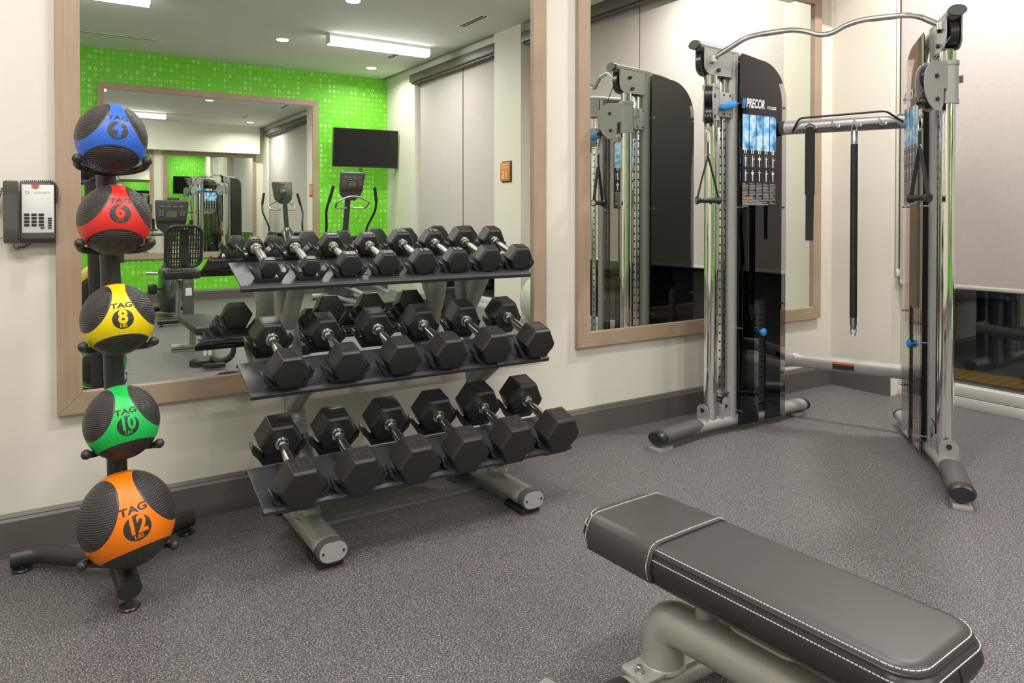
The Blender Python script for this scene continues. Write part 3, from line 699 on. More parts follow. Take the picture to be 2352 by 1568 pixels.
def saddle(c, w, ws):
    """cradle under a head: c point on the head axis at mid head, w head width"""
    ah = w / 2 * .866; d = .048; w = max(ws, w)
    prof = [(-w * .30, -ah - .001), (w * .30, -ah - .001), (w * .43, -ah + w * .16), (w * .54, -ah + w * .24), (w * .58, -ah + w * .34), (w * .62, -ah + w * .33), (w * .585, -ah + w * .17), (w * .47, -ah + w * .06),
            (w * .34, -ah - .028), (-w * .34, -ah - .028), (-w * .47, -ah + w * .06), (-w * .585, -ah + w * .17), (-w * .62, -ah + w * .33), (-w * .58, -ah + w * .34), (-w * .54, -ah + w * .24), (-w * .43, -ah + w * .16)]
    m = MB(); m.prism([c - ax * d / 2 + V(x, 0, 0) + axn * z for x, z in prof], ax * d, bev=.0015)
    m.build('saddle', M_PLAS, rack, smooth=30)
ROWS = [
 ('dumbbells on the top shelf of the rack', 2.79, 1.046, .236, [(5, .722), (5, .880), (10, 1.041), (10, 1.205), (15, 1.371), (15, 1.534), (20, 1.699), (20, 1.868)],
  ['5 lb hex dumbbell at the left end of the top shelf', '5 lb hex dumbbell second from the left on the top shelf', '10 lb hex dumbbell next to the orange label on the top shelf', '10 lb hex dumbbell fourth from the left on the top shelf',
   '15 lb hex dumbbell fifth from the left on the top shelf', '15 lb hex dumbbell sixth from the left on the top shelf', '20 lb hex dumbbell second from the right end of the top shelf', '20 lb hex dumbbell at the right end of the top shelf']),
 ('dumbbells on the middle shelf of the rack', 2.595, .683, .285, [(25, .744), (25, .963), (30, 1.183), (30, 1.395), (35, 1.612), (35, 1.838)],
  ['25 lb hex dumbbell at the left end of the middle shelf', '25 lb hex dumbbell second from the left on the middle shelf', '30 lb hex dumbbell third from the left on the middle shelf', '30 lb hex dumbbell fourth from the left on the middle shelf',
   '35 lb hex dumbbell second from the right on the middle shelf', '35 lb hex dumbbell at the right end of the middle shelf']),
 ('dumbbells on the bottom shelf of the rack', 2.43, .318, .290, [(40, .737), (40, .950), (45, 1.170), (45, 1.388), (50, 1.611), (50, 1.840)],
  ['40 lb hex dumbbell at the left end of the bottom shelf', '40 lb hex dumbbell second from the left on the bottom shelf', '45 lb hex dumbbell third from the left on the bottom shelf', '45 lb hex dumbbell fourth from the left on the bottom shelf',
   '50 lb hex dumbbell second from the right on the bottom shelf', '50 lb hex dumbbell at the right end of the bottom shelf'])]
for grp, Y, Z, Lfi, items, labels in ROWS:
    for (lb, x), lab in zip(items, labels):
        if lb not in PROTO: t = PROTO[lb] = make_dumbbell(lb, LFI[lb], 'black %d' % lb, grp)
        else: t = copy_tree(PROTO[lb])
        t['label'] = 'black ' + lab; t['group'] = grp
        t.location = (x, Y, Z); t.rotation_euler = (SL, 0, 0)
        w, hl = HEX[lb]; b0 = V(x, Y, Z)
        ws = .116 if Z > 1 else .150; Lx = LFI[lb]
        saddle(b0 + ax * (hl * .5), w, ws); saddle(b0 + ax * (Lx + hl * .45), w, ws)

# ------------------------------------------------------------------ cable machine (two towers in a V)
mach = empty('cable_machine', (3.75, 2.35, 0), 'grey cable machine with two smoked panel towers and a chrome pull-up bar by the window', 'cable machine')
class Tower:
    def __init__(s, ox, oy, a, sg, pd, name): s.o = (ox, oy); s.a = a; s.sg = sg; s.pd = Vector((*pd, 0)).normalized(); s.name = name
    def T(s, u, v, z):
        v = v * s.sg; return V(s.o[0] + u * math.cos(s.a) - v * math.sin(s.a), s.o[1] + u * math.sin(s.a) + v * math.cos(s.a), z)
    def X(s, u0, u1, v0, v1, z0, z1, m, bev=0.0):
        c = s.T((u0 + u1) / 2, (v0 + v1) / 2, (z0 + z1) / 2); m.box(c, (abs(u1 - u0), abs(v1 - v0), z1 - z0), s.a, bev)
TWL = Tower(3.366, 2.842, -0.025, -1, (-.80, -.60), 'L'); TWR = Tower(3.800, 1.900, 0.72, 1, (-.98, .21), 'R')
Z0, Z1 = 0.04, 2.185
def outline(T, v):
    p = [T(0.0, v, Z0), T(.172, v, Z0), T(.172, v, .74)] + [T(.2025 - .0305 * math.cos(R(a)), v, .74 + .0305 * math.sin(R(a))) for a in range(20, 180, 20)] + [T(.233, v, .74), T(.233, v, Z0), T(.41, v, Z0)]
    rr = .235
    p += [T(.41 - rr + rr * math.cos(R(a)), v, Z1 - .02 - rr + rr * math.sin(R(a))) for a in range(0, 91, 10)]
    p += [T(.02, v, Z1), T(0.0, v, Z1 - .02)]
    return p
def tower(t):
    T, X = t.T, t.X
    zc = .062
    base = [T(.645, 0, zc), T(.05, 0, zc), T(-.28, .004, zc), T(-.60, .055, zc)]
    path = fillet(base, [.05, .16], 8)
    m = MB(); m.tube(path, .050, 24, ry=.036); m.build('base_tube', M_SILV, mach)
    m = MB(); m.tube([T(.645, 0, zc), T(.668, 0, zc)], .052, 24, ry=.038); m.build('rear_cap', M_PLAS, mach)
    a, b = T(-.275, .004, zc + .003), T(-.595, .0545, zc + .003); d = (b - a).normalized()
    m = MB(); m.tube([a, b], .0535, 24, ry=.0375); o = m.build('foot_grip', M_DGREY, mach)
    m = MB(); rings = [(0, 1), (.03, 1.0), (.042, .93), (.048, .75)]; m.tube([b + d * x for x, _ in rings], .055, 24, ry=.039, scale=[k for _, k in rings]); m.build('foot_cap', M_PLAS, mach)
    m = MB(); m.box(b + V(0, 0, -zc + .005), (.12, .075, .018), math.atan2(d.y, d.x), .002); m.build('levelling_plate', M_PLATE, mach)
    m = MB(); m.box(T(.60, 0, .012), (.10, .07, .022), t.a, .002); m.build('levelling_plate', M_PLATE, mach)
    m = MB(); m.cyl(T(-.165, 0, .095), T(-.165, 0, 2.05), .0365, n=32); m.build('guide_column', M_CHROME, mach)
    m = MB(); X(-.088, -.052, -.016, .016, .23, 2.06, m, .002); p = m.build('perforated_post', M_CHROME3, mach)
    m = MB()
    for i in range(34):
        z = .27 + i * .0508
        for v in (-.0164, .0164): m.cyl(T(-.070, v, z), T(-.070, v * 1.02, z), .0062, n=12)
        m.cyl(T(-.0884, 0, z), T(-.0888, 0, z), .0062, n=12)
    m.build('adjustment_holes', M_DARK, p, smooth=0)
    m = MB(); X(-.105, -.040, -.03, .03, .225, .232, m); X(-.085, -.055, -.018, .018, .17, .225, m, .002); m.build('post_bracket', M_ZINC, mach)
    m = MB(); m.tube([T(0, 0, .075), T(0, 0, 2.185)], .0375, 24); m.build('upright', M_SILV, mach)
    # bottom brackets round the guide column and the low pulley
    m = MB()
    for u in (-.225, -.110):
        m.prism([T(u, .043 * math.cos(R(q)), .140 + .038 * math.sin(R(q))) for q in range(0, 181, 15)] + [T(u, -.043, .075), T(u, .043, .075)], T(u + .005, 0, 0) - T(u, 0, 0))
    m.build('column_bracket', M_SILV, mach, smooth=0)
    m = MB()
    for v in (-.032, .027):
        m.prism([T(-.068 + a, v, .085 + b) for a, b in [(-.03, 0), (.03, 0), (.03, .085)] + [(.03 * math.cos(R(q)), .085 + .035 * math.sin(R(q))) for q in range(15, 180, 20)] + [(-.03, .085)]], T(0, v + .005, 0) - T(0, v, 0))
    m.build('pulley_bracket', M_SILV, mach, smooth=0)
    m = MB(); m.cyl(T(-.068, -.018, .165), T(-.068, .018, .165), .042); m.build('low_pulley', M_PLAS, mach)
    for u, v, z in ((-.068, .033, .155), (-.068, -.033, .155)): m = MB(); m.cyl(T(u, v * .95, z), T(u, v * 1.08, z), .010, n=12); m.build('bolt', M_PLAS, mach)
    m = MB(); m.cyl(T(-.232, 0, .145), T(-.222, 0, .145), .012, n=14); m.build('bolt', M_PLAS, mach)
    # top beam that curves down at the back, front cap, pulley bracket
    m = MB(); m.tube(fillet([T(-.29, 0, 2.205), T(.315, 0, 2.165), T(.33, 0, 1.80)], .20, 10), .026, 20, ry=.026, up=T(0, 1, 0) - T(0, 0, 0)); m.tube([T(-.285, 0, 2.207), T(.02, 0, 2.19)], .037, 24, ry=.024); m.build('top_beam', M_SILV, mach)
    m = MB(); m.tube([T(-.305, 0, 2.208), T(-.285, 0, 2.207)], .040, 24, ry=.026); m.build('beam_cap', M_DGREY, mach)
    m = MB()
    for v in (-.036, .030):
        m.prism([T(a, v, b) for a, b in [(-.255, 2.195), (-.03, 2.185), (-.03, 2.045), (-.17, 2.045)] + [(-.20 - .055 * math.sin(R(q)), 2.10 - .055 * math.cos(R(q))) for q in range(0, 91, 15)]], T(0, v + .006, 0) - T(0, v, 0))
    m.build('top_bracket', M_SILV, mach, smooth=0)
    m = MB(); m.cyl(T(-.215, -.018, 2.12), T(-.215, .018, 2.12), .056, n=28); m.cyl(T(-.15, -.05, 2.075), T(-.15, .05, 2.075), .011, n=12); m.cyl(T(-.17, -.05, 2.145), T(-.17, .05, 2.145), .011, n=12); m.build('top_pulley', M_PLAS, mach)
    # carriage with sleeve, lever and swivelling pulley
    m = MB(); m.cyl(T(-.165, 0, 1.80), T(-.165, 0, 1.985), .0445, n=28); m.cyl(T(-.165, 0, 1.975), T(-.165, 0, 1.995), .048, n=28); m.cyl(T(-.165, 0, 1.79), T(-.165, 0, 1.81), .048, n=28)
    X(-.135, -.025, -.036, .036, 1.815, 1.955, m, .003); m.cyl(T(-.10, .0, 1.76), T(-.10, 0, 1.82), .010)
    car = m.build('carriage', M_PLATE, mach)
    m = MB()
    for u in (-.10, -.05):
        for z in (1.83, 1.94):
            for v in (-.036, .036): m.cyl(T(u, v, z), T(u, v * 1.06, z), .006, n=10)
    m.build('rivets', M_PLAS, car, smooth=0)
    m = MB(); m.prism([T(a, .040, b) for a, b in ((-.150, 1.856), (-.135, 1.884), (-.045, 1.912), (-.020, 1.905), (-.022, 1.885), (-.06, 1.868), (-.12, 1.853))], T(0, .062, 0) - T(0, .040, 0), bev=.004); m.build('lever', M_BLUE, car)
    pd = t.pd; nn_ = V(-pd.y, pd.x, 0); c0 = T(-.165, 0, 0)
    prof = [(-.012, 1.985), (.09, 1.985), (.125, 1.967), (.15, 1.932), (.157, 1.88), (.15, 1.83), (.128, 1.785), (.09, 1.752), (.055, 1.752), (.034, 1.775), (.030, 1.858), (-.012, 1.858)]
    m = MB()
    for k in (-.027, .022): m.prism([c0 + pd * (.03 + a) + nn_ * k + V(0, 0, z) for a, z in prof], nn_ * .005)
    m.build('pulley_plate', M_PLATE, car, smooth=0)
    m = MB()
    for a, z, r in ((.105, 1.915, .060), (.100, 1.815, .050)): q = c0 + pd * a + V(0, 0, z); m.cyl(q - nn_ * .019, q + nn_ * .019, r, n=28)
    for a, z in ((.11, 1.915), (.105, 1.805)): q = c0 + pd * a + V(0, 0, z); m.cyl(q - nn_ * .034, q + nn_ * .034, .0105, n=12)
    m.build('swivel_pulley', M_PLAS, car)
    q = c0 + pd * .172 + V(0, 0, 1.792)
    m = MB(); m.ball(q, .021, 14); m.lathe(q, (pd * .3 + V(0, 0, -1)), [(0, .012), (.012, .024), (.020, .014)], 16); m.build('cable_stop', M_PLAS, car)
    m = MB(); w_ = c0 - pd * .075 + V(0, 0, 1.915)
    m.box(w_ + pd * .012, (.04, .005, .036), math.atan2(pd.y, pd.x)); m.box(w_ - pd * .008, (.005, .03, .036), math.atan2(pd.y, pd.x)); m.build('catch', M_PLATE, car, smooth=0)
    m = MB(); m.tube([T(-.262, 0, 2.12), c0 + pd * .150 + V(0, 0, 1.93)], .0028, 8); m.tube([T(-.10, .02, 1.80), T(-.085, .02, .17)], .0026, 6); m.build('cable', M_PLAS, mach)
    # smoked shroud
    for v in (-.064, .060):
        m = MB(); m.prism(outline(T, v), T(0, v + .004, 0) - T(0, v, 0)); m.build('shroud_panel', M_SMOKE, mach, smooth=0)
    m = MB()
    for u, z in ((.02, .12), (.02, .60), (.02, 1.30), (.02, 1.90), (.395, .30), (.395, .72), (.395, 1.30), (.395, 1.90)):
        m.cyl(T(u, -.07, z), T(u, .07, z), .0055, n=10)
    m.build('panel_bolt', M_ZINC, mach)
    m = MB(); X(.040, .060, -.052, .052, .10, 2.02, m, .002); m.build('inner_frame', M_PLAS, mach, smooth=0)
    m = MB(); X(.05, .37, -.05, .05, 1.93, 2.02, m, .004); X(.09, .36, -.05, .05, .095, .13, m); m.build('stack_frame', M_PLAS, mach, smooth=0)
    m = MB()
    for u in (.135, .315): m.cyl(T(u, 0, .12), T(u, 0, 1.95), .011)
    m.cyl(T(.375, 0, .095), T(.375, 0, 1.93), .010); m.build('guide_rod', M_CHROME, mach)
    m = MB()
    for i in range(20): X(.10, .35, -.046, .046, .135 + i * .031, .135 + i * .031 + .028, m, .003)
    m.build('weight_stack', M_BLK, mach, smooth=0)
    m = MB(); X(.14, .31, -.03, .03, .76, .83, m, .006); m.cyl(T(.225, 0, .83), T(.225, 0, .95), .012); m.build('stack_head', M_PLAS, mach)
    m = MB(); m.tube([T(.225, 0, .95), T(.225, 0, 1.93)], .004, 8); m.tube(fillet([T(.36, 0, 1.74), T(.31, .01, 1.45), T(.37, .01, 1.15), T(.38, .01, .9)], .1), .008, 8, ry=.012); m.build('inner_cable', M_PLAS, mach)
    m = MB(); m.lathe(T(.195, .048, .565), T(0, 1, 0) - T(0, 0, 0), [(0, .008), (.02, .010), (.024, .022), (.034, .023), (.040, .014)], 16); m.build('selector_pin', M_BLUE, mach)
    placard(t)
def placard(t):
    """printed panel; a runs left to right for someone reading it"""
    T = t.T; fl = -1 if t is TWL else 1
    def P(a, z, k=.0652): return T(a, k, z) if t is TWL else T(.405 - a, k, z)
    pl = MB(); pl.quad([P(.02, 1.31), P(.318, 1.31), P(.318, 1.84), P(.02, 1.84)]); pl = pl.build('placard', M_POSTER, mach, smooth=0)
    k = .0656
    m = MB()
    for i in range(5):
        a = .022 + i * .0594
        top = 1.838
        if i < 4: m.quad([P(a, 1.632, k), P(a + .053, 1.632, k), P(a + .053, top, k), P(a, top, k)])
        else: m.quad([P(a, 1.632, k), P(a + .053, 1.632, k), P(a + .053, top - .02, k)] + [P(a + .033 + .02 * math.cos(R(q)), top - .02 + .02 * math.sin(R(q)), k) for q in (30, 60, 90)] + [P(a, top, k)])
    m.build('photo_strip', M_LBLUE, pl, smooth=0)
    k = .0659; m = MB(); rnd = random.Random(3)
    def line(a0, a1, z, h=.0042): m.quad([P(a0, z, k), P(a1, z, k), P(a1, z + h, k), P(a0, z + h, k)])
    def fig(a, z, s_, v):
        # small standing figure
        for q in range(1): pass
        line(a - .005 * s_, a + .005 * s_, z + .030 * s_, .030 * s_)
        line(a - .0035 * s_, a + .0035 * s_, z + .063 * s_, .009 * s_)
        line(a - .005 * s_, a - .001 * s_, z, .030 * s_); line(a + .001 * s_, a + .005 * s_, z, .030 * s_)
        if v % 3 == 0: line(a - .014 * s_, a + .014 * s_, z + .052 * s_, .005 * s_)
        elif v % 3 == 1: line(a + .003 * s_, a + .018 * s_, z + .048 * s_, .005 * s_)
        else:
            line(a - .012 * s_, a - .005 * s_, z + .045 * s_, .014 * s_); line(a + .005 * s_, a + .012 * s_, z + .045 * s_, .014 * s_)
    for i in range(5):
        a = .022 + i * .0594 + .0265
        for dx in (-.012, .002): line(a + dx, a + dx + .007, 1.612, .030)
        fig(a, 1.535, .92, i); fig(a, 1.452, .92, i + 1)
    m.build('exercise_diagrams', M_PRINT, pl, smooth=0)
    m = MB()
    for i in range(5):
        a = .022 + i * .0594
        for j in range(16 - (i * 3) % 5): line(a, a + .020 + .030 * rnd.random() if j % 4 == 0 else a + .045 + .006 * rnd.random(), 1.435 - j * .0088, .0046)
        line(a + .01, a + .045, 1.545, .001); line(a + .010, a + .0115, 1.535, .07); line(a + .0435, a + .045, 1.535, .07)
    for j in range(3): line(.022, .22 + .09 * rnd.random(), 1.262 + .02 + .036 - j * .0 - j * .012 + .02, .006)
    for j in range(6): line(.022, .16 + .02 * rnd.random(), 1.318 - j * 0 + j * .0085 - .0, .005) if j < 3 else None
    m.build('small_print', M_GPRINT, pl, smooth=0)
    m = MB(); m.quad([P(.022, 1.352, k), P(.108, 1.352, k), P(.108, 1.362, k), P(.022, 1.362, k)])
    m.quad([P(.282, 1.338, k), P(.298, 1.338, k), P(.290, 1.354, k)]); m.build('warning_marks', M_ORANGE, pl, smooth=0)
    m = MB(); m.quad([P(.004, 1.55, k), P(.008, 1.55, k), P(.008, 1.59, k), P(.004, 1.59, k)]); m.quad([P(.004, 1.46, k), P(.008, 1.46, k), P(.008, 1.50, k), P(.004, 1.50, k)])
    for a, w_ in ((.014, .009), (.026, .013)): m.quad([P(a, 1.873, k), P(a + w_, 1.873, k), P(a + w_ + .012, 1.928, k), P(a + .012, 1.928, k)])
    m.build('blue_marks', M_BPRINT, pl, smooth=0)
    m = MB(); m.text('PRECOR', .072, lambda x, y: P(.133 + x * .58 + y * .12, 1.902 + y * 1.0, k), bold=.03); m.text('FTS GLIDE', .024, lambda x, y: P(.275 + x * .72, 1.888 + y, k), bold=.03)
    m.build('logo', M_PRINT, pl, smooth=0)
tower(TWL); tower(TWR)
# chrome pull-up bar
A_, B_ = TWL.T(-.2, .045, 0), TWR.T(-.2, .045, 0); e_ = B_ - A_
BP = [(0.0, 2.135), (.165, 2.222), (.215, 2.234), (.40, 2.238), (.475, 2.218), (.53, 2.190), (.59, 2.190), (.645, 2.222), (.72, 2.240), (.905, 2.236), (.965, 2.222), (1.05, 2.165)]
L_ = e_.length; pts = [A_ + e_ * min(s_ / 1.05, 1) + V(0, 0, z) for s_, z in BP]
m = MB(); m.tube(fillet(pts, .05, 5), .0145, 18); bar = m.build('pull_up_bar', M_CHROME, mach)
for a, b in ((0, 1), (2, 3), (8, 9), (10, 11)):
    p, q = pts[a], pts[b]; m = MB(); m.tube([p.lerp(q, .22), p.lerp(q, .80)], .0153, 18); m.build('knurled_grip', M_CHROME2, bar)
for p in (pts[0], pts[-1]): m = MB(); m.cyl(p + V(0, 0, -.022), p + V(0, 0, .012), .02, n=14); m.build('bar_lug', M_CHROME, mach)
# accessory rail with hooks between the backs of the towers
A, B = TWL.T(.38, .02, 1.782), TWR.T(.38, .02, 1.782); e = (B - A); Lr = e.length; e = e / Lr; out = V(e.y, -e.x, 0)
if out.dot(V(-1, -1, 0)) < 0: out = -out
m = MB(); m.tube([A, B], .020, 20, ry=.042); m.build('accessory_rail', M_SILV, mach)
def rp(s_, o_, z): return A + e * s_ + out * o_ + V(0, 0, z - 1.782)
r0, r1 = .09, Lr - .05
m = MB(); m.tube(fillet([rp(r0, .022, 1.752), rp(r0 + .045, .05, 1.828), rp(r1 - .085, .05, 1.838), rp(r1, .022, 1.775)], .02, 5), .006, 12); m.prism([rp(r0 + .01, .019, 1.740), rp(r1 - .01, .019, 1.745), rp(r1 - .03, .019, 1.775), rp(r0 + .03, .019, 1.768)], out * .004); m.build('rail_guard', M_METALDK, mach)
HK = [.195, .318, .433, .560]
for h_ in HK:
    m = MB(); m.tube(fillet([rp(h_ + .03, .018, 1.765), rp(h_ + .018, .034, 1.762), rp(h_, .048, 1.765), rp(h_ - .004, .052, 1.800)], .01, 4), .0055, 10); m.ball(rp(h_ + .03, .024, 1.768), .011, 10); m.build('hook', M_CHROME, mach)
# lower cross tube with warning label
c1, c2 = TWL.T(.36, 0, .355), TWR.T(.36, 0, .355); c1b, c2b = TWL.T(.56, .0, .355), TWR.T(.48, .0, .352)
m = MB(); m.tube(fillet([c1, c1b, c2b, c2], .06, 6), .022, 20, ry=.043); ct = m.build('cross_tube', M_SILV, mach)
ee = (c2b - c1b).normalized(); on = V(ee.y, -ee.x, 0); on = on if on.x < 0 else -on; mid = c1b + ee * .300 + on * .0225
m = MB(); m.prism([mid + ee * a + V(0, 0, z) for a, z in ((-.06, -.025), (.06, -.025), (.06, .005), (-.06, .005))], on * .001); m.build('warning_label', M_POSTER, ct, smooth=0)
m = MB(); m.prism([mid + ee * a + V(0, 0, z) for a, z in ((-.06, .006), (.06, .006), (.06, .018), (-.06, .018))], on * .001); m.build('orange_band', M_ORANGE, ct, smooth=0)
# ---- things that hang on the machine
def handle(t, ax_, label):
    c0 = t.T(-.165, 0, 0); q = c0 + t.pd * .182; q.z = 1.785; g = V(q.x, q.y, 1.335); ax_ = Vector((*ax_, 0)).normalized()
    h = empty('stirrup_pull', g, label, 'cable handle', 'cable handles')
    m = MB(); m.lathe(g - ax_ * .07, ax_, [(0, .020), (.004, .023), (.012, .020), (.025, .0145), (.115, .0145), (.128, .020), (.136, .023), (.14, .020)], 20); m.build('grip', M_RUB, h)
    for s_ in (-1, 1): m = MB(); m.lathe(g + ax_ * s_ * .0702, ax_ * s_, [(0, .0165), (.001, .0165)], 18); m.build('grip_end', M_ZINC if ax_.x > .8 else M_DARK, h, smooth=0)
    ap = V(q.x, q.y, 1.575)
    m = MB(); sdv = V(-ax_.y, ax_.x, 0)
    for s_ in (-1, 1):
        m.sweep([ap, ap.lerp(g + ax_ * s_ * .066, .5) + ax_ * s_ * .002, g + ax_ * s_ * .064], [(-.0012, -.010), (.0012, -.010), (.0012, .010), (-.0012, .010)], up=sdv)
    m.sweep([ap, ap + V(0, 0, .075)], [(-.002, -.006), (.002, -.006), (.002, .006), (-.002, .006)], up=sdv); m.build('strap', M_WEB, h, smooth=0)
    m = MB(); m.cyl(V(q.x, q.y, 1.755), V(q.x, q.y, 1.725), .009); z0_ = 1.655
    m.tube([V(q.x, q.y, 1.69) + ax_ * .014 * math.sin(R(a)) + V(0, 0, .036 * math.cos(R(a))) for a in range(0, 360, 20)], .0032, 8, closed=True, up=sdv)
    m.tube([ap + ax_ * .012 * math.cos(R(a)) + V(0, 0, .012 * math.sin(R(a)) + .003) for a in range(0, 360, 30)], .0028, 8, closed=True, up=sdv)
    m.build('carabiner', M_ZINC, h)
handle(TWL, (.92, -.39), 'black stirrup cable handle hanging from the left tower in front of the mirror')
handle(TWR, (-.477, -.874), 'black stirrup cable handle hanging from the right tower beside the window')
p = rp(HK[0], .052, 1.76); dw = e
t = empty('ankle_strap', (p.x, p.y, 1.76), 'wide black webbing strap hanging from the leftmost rail hook', 'strap')
m = MB(); m.prism([p + dw * a + V(0, 0, z) for a, z in ((-.027, -.01), (-.018, .012), (.018, .012), (.027, -.01), (.027, -.385), (-.027, -.385))], out * .006); m.build('strap_body', M_WEB, t, smooth=0)
m = MB(); m.prism([p + out * .006 + dw * a + V(0, 0, z) for a, z in ((-.022, -.36), (.024, -.36), (.020, -.655), (-.022, -.655))], out * .005); m.build('strap_tail', M_WEB, t, smooth=0)
m = MB(); m.tube([p + dw * .026 * math.cos(R(a)) + V(0, 0, .012 + .014 * math.sin(R(a))) for a in range(0, 181, 15)], .003, 8, up=out); m.build('ring', M_METALDK, t)
p = rp(HK[2] - .002, .052, 1.76)
t = empty('curl_bar', (p.x, p.y, 1.76), 'straight black curl bar hanging upright from the third rail hook', 'bar')
m = MB(); m.cyl(p + V(0, 0, -.10), p + V(0, 0, -1.09), .0195, n=24); m.build('shaft', M_RUB, t)
m = MB(); m.lathe(p + V(0, 0, -.02), (0, 0, -1), [(0, .012), (.012, .019), (.08, .019), (.082, .016)], 20)
m.tube([p + dw * .014 * math.cos(R(a)) + V(0, 0, -.012 + .026 * math.sin(R(a))) for a in range(0, 360, 20)], .004, 8, closed=True, up=out); m.build('end_fitting', M_ZINC, t)
m = MB(); m.lathe(p + V(0, 0, -1.09), (0, 0, -1), [(0, .016), (.002, .019), (.045, .019), (.07, .013)], 20)
m.tube([p + dw * .014 * math.cos(R(a)) + V(0, 0, -1.165 + .034 * math.sin(R(a))) for a in range(0, 360, 20)], .004, 8, closed=True, up=out); m.build('end_fitting', M_ZINC, t)

# ------------------------------------------------------------------ flat bench in the foreground
bench = empty('flat_bench', (1.40, 1.12, 0), 'flat weight bench with a charcoal stitched pad on a grey tube frame', 'bench')
BA = math.atan2(.70 - 1.59, 1.455 - 1.403) + PI / 2     # pad axis, slightly turned
bx, by = 1.428, 1.143
def bp_(a, b, z):  # a across (+right), b along (+ away from camera)
    return V(bx + a * math.cos(BA) - b * math.sin(BA), by + a * math.sin(BA) + b * math.cos(BA), z)
BL, BW, ZT = .905, .284, .422
def padring(w, l, r, z): return [bp_(a, b, z) for a, b in rrect(w, l, r, 8)]
m = MB()
m.ring_loft([padring(BW - .03, BL - .03, .05, ZT - .096), padring(BW + .010, BL + .012, .06, ZT - .084), padring(BW + .026, BL + .034, .066, ZT - .056), padring(BW + .016, BL + .022, .064, ZT - .032), padring(BW, BL, .062, ZT - .016)], cap=True)
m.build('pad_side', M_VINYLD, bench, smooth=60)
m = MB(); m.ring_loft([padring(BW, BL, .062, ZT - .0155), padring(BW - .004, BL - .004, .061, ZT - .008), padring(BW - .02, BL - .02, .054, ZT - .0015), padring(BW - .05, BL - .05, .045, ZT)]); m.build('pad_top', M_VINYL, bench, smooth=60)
m = MB(); m.tube(padring(BW + .001, BL + .001, .062, ZT - .0165), .0028, 8, closed=True); m.tube(padring(BW + .0015, BL + .0015, .062, ZT - .0225), .0028, 8, closed=True); m.build('piping', M_VINYLD, bench)
m = MB(); m.ring_loft([padring(BW - .05, BL - .05, .04, ZT - .110), padring(BW - .02, BL - .02, .05, ZT - .094)]); m.build('pad_board', M_BLK, bench, smooth=0)
def stitch(path, r=.0011, dash=.0062, gap=.0022, closed=True):
    m = MB(); P = [Vector(p) for p in path]; P = P + [P[0]] if closed else P; pos = 0
    for a, b in zip(P[:-1], P[1:]):
        l = (b - a).length
        if l < 1e-5: continue
        d = (b - a) / l; s_ = 0
        while s_ < l - .001:
            f = min(l, s_ + dash); m.box((a + d * (s_ + f) / 2), (f - s_, 2 * r, 2 * r), math.atan2(d.y, d.x)) if abs(d.z) < .5 else m.box((a + d * (s_ + f) / 2), (2 * r, 2 * r, f - s_)); s_ += dash + gap
    return m
stitch(padring(BW - .006, BL - .006, .060, ZT - .0068), .0009).build('stitching', M_STITCH, bench, smooth=0)
stitch(padring(BW + .0155, BL + .0205, .064, ZT - .030), .0009).build('stitching', M_STITCH, bench, smooth=0)
# protective cover over the far end
def coverring(w, zt, zb, b):
    return [bp_(a, b, z) for a, z in [(-w / 2 - .004, zb), (-w / 2 - .013, (zb + zt) / 2 - .01), (-w / 2, zt - .020), (-w / 2 + .010, zt - .007), (-w / 2 + .030, zt), (0, zt + .001), (w / 2 - .030, zt), (w / 2 - .010, zt - .007), (w / 2, zt - .020), (w / 2 + .013, (zb + zt) / 2 - .01), (w / 2 + .004, zb)]]
m = MB(); o_, i_ = .012, .004
b0, b1 = BL / 2 - .275, BL / 2 - .035
m.ring_loft([coverring(BW + k, ZT + q, ZT - .088, b) for b, k, q in ((b0, .006, .001), (b0, .014, .0045), (b0 + .006, .016, .005), (b1 - .006, .012, .004), (b1, .010, .003), (b1, .006, .001))]); m.build('pad_cover', M_VINYL, bench, smooth=60)
cr = coverring(BW + .0185, ZT + .006, ZT - .080, b0 + .010); stitch(fillet(cr, .006, 3), .0009, closed=False).build('stitching', M_STITCH, bench, smooth=0)
cr = coverring(BW + .0155, ZT + .005, ZT - .080, b1 - .006); stitch(fillet(cr, .006, 3), .0009, closed=False).build('stitching', M_STITCH, bench, smooth=0)
m = MB(); m.tube([bp_(.0, -BL / 2 - .012, ZT - .032), bp_(.0, -BL / 2 - .018, ZT - .056), bp_(0, -BL / 2 - .008, ZT - .083)], .0016, 6); m.build('end_seam', M_BLK, bench)
# frame
m = MB(); tb = fillet([V(1.345, 1.350, .085), V(1.352, 1.355, .205), V(1.392, .98, .205), V(1.405, .80, .20), V(1.41, .73, .085)], [.12, .1, .1], 12)
m.tube(tb, .054, 28, up=(1, 0, 0)); m.build('frame_tube', M_SILV2, bench)
m = MB(); m.lathe(V(1.345, 1.350, .088), (0, 0, 1), [(0, .060), (.006, .059), (.01, .054)], 28); m.build('weld_bead', M_SILV2, bench)
m = MB()
for x, y in ((1.375, 1.235), (1.402, .86)): m.cyl((x, y, .235), (x, y, ZT - .10), .026, n=24); m.cyl((x, y, .246), (x, y, .254), .030, n=24)
m.box((1.392, 1.05, ZT - .112), (.06, .62, .012), BA, .003); m.build('seat_post', M_SILV2, bench)
def foot(y, x0, x1, tag_):
    m = MB(); m.tube([(x0, y, .055), (x1, y, .055)], .046, 24, ry=.034); f = m.build('foot_tube', M_SILV2, bench)
    for xa, xb in ((x0 - .006, x0 + .085), (x1 - .085, x1 + .006)):
        m = MB(); m.tube([(xa, y, .056), (xb, y, .056)], .049, 24, ry=.037); m.build('foot_grip', M_RUB, bench)
        m = MB(); m.box(((xa + xb) / 2, y, .010), (.05, .085, .020), bev=.003); m.build('foot_pad', M_PLAS, bench)
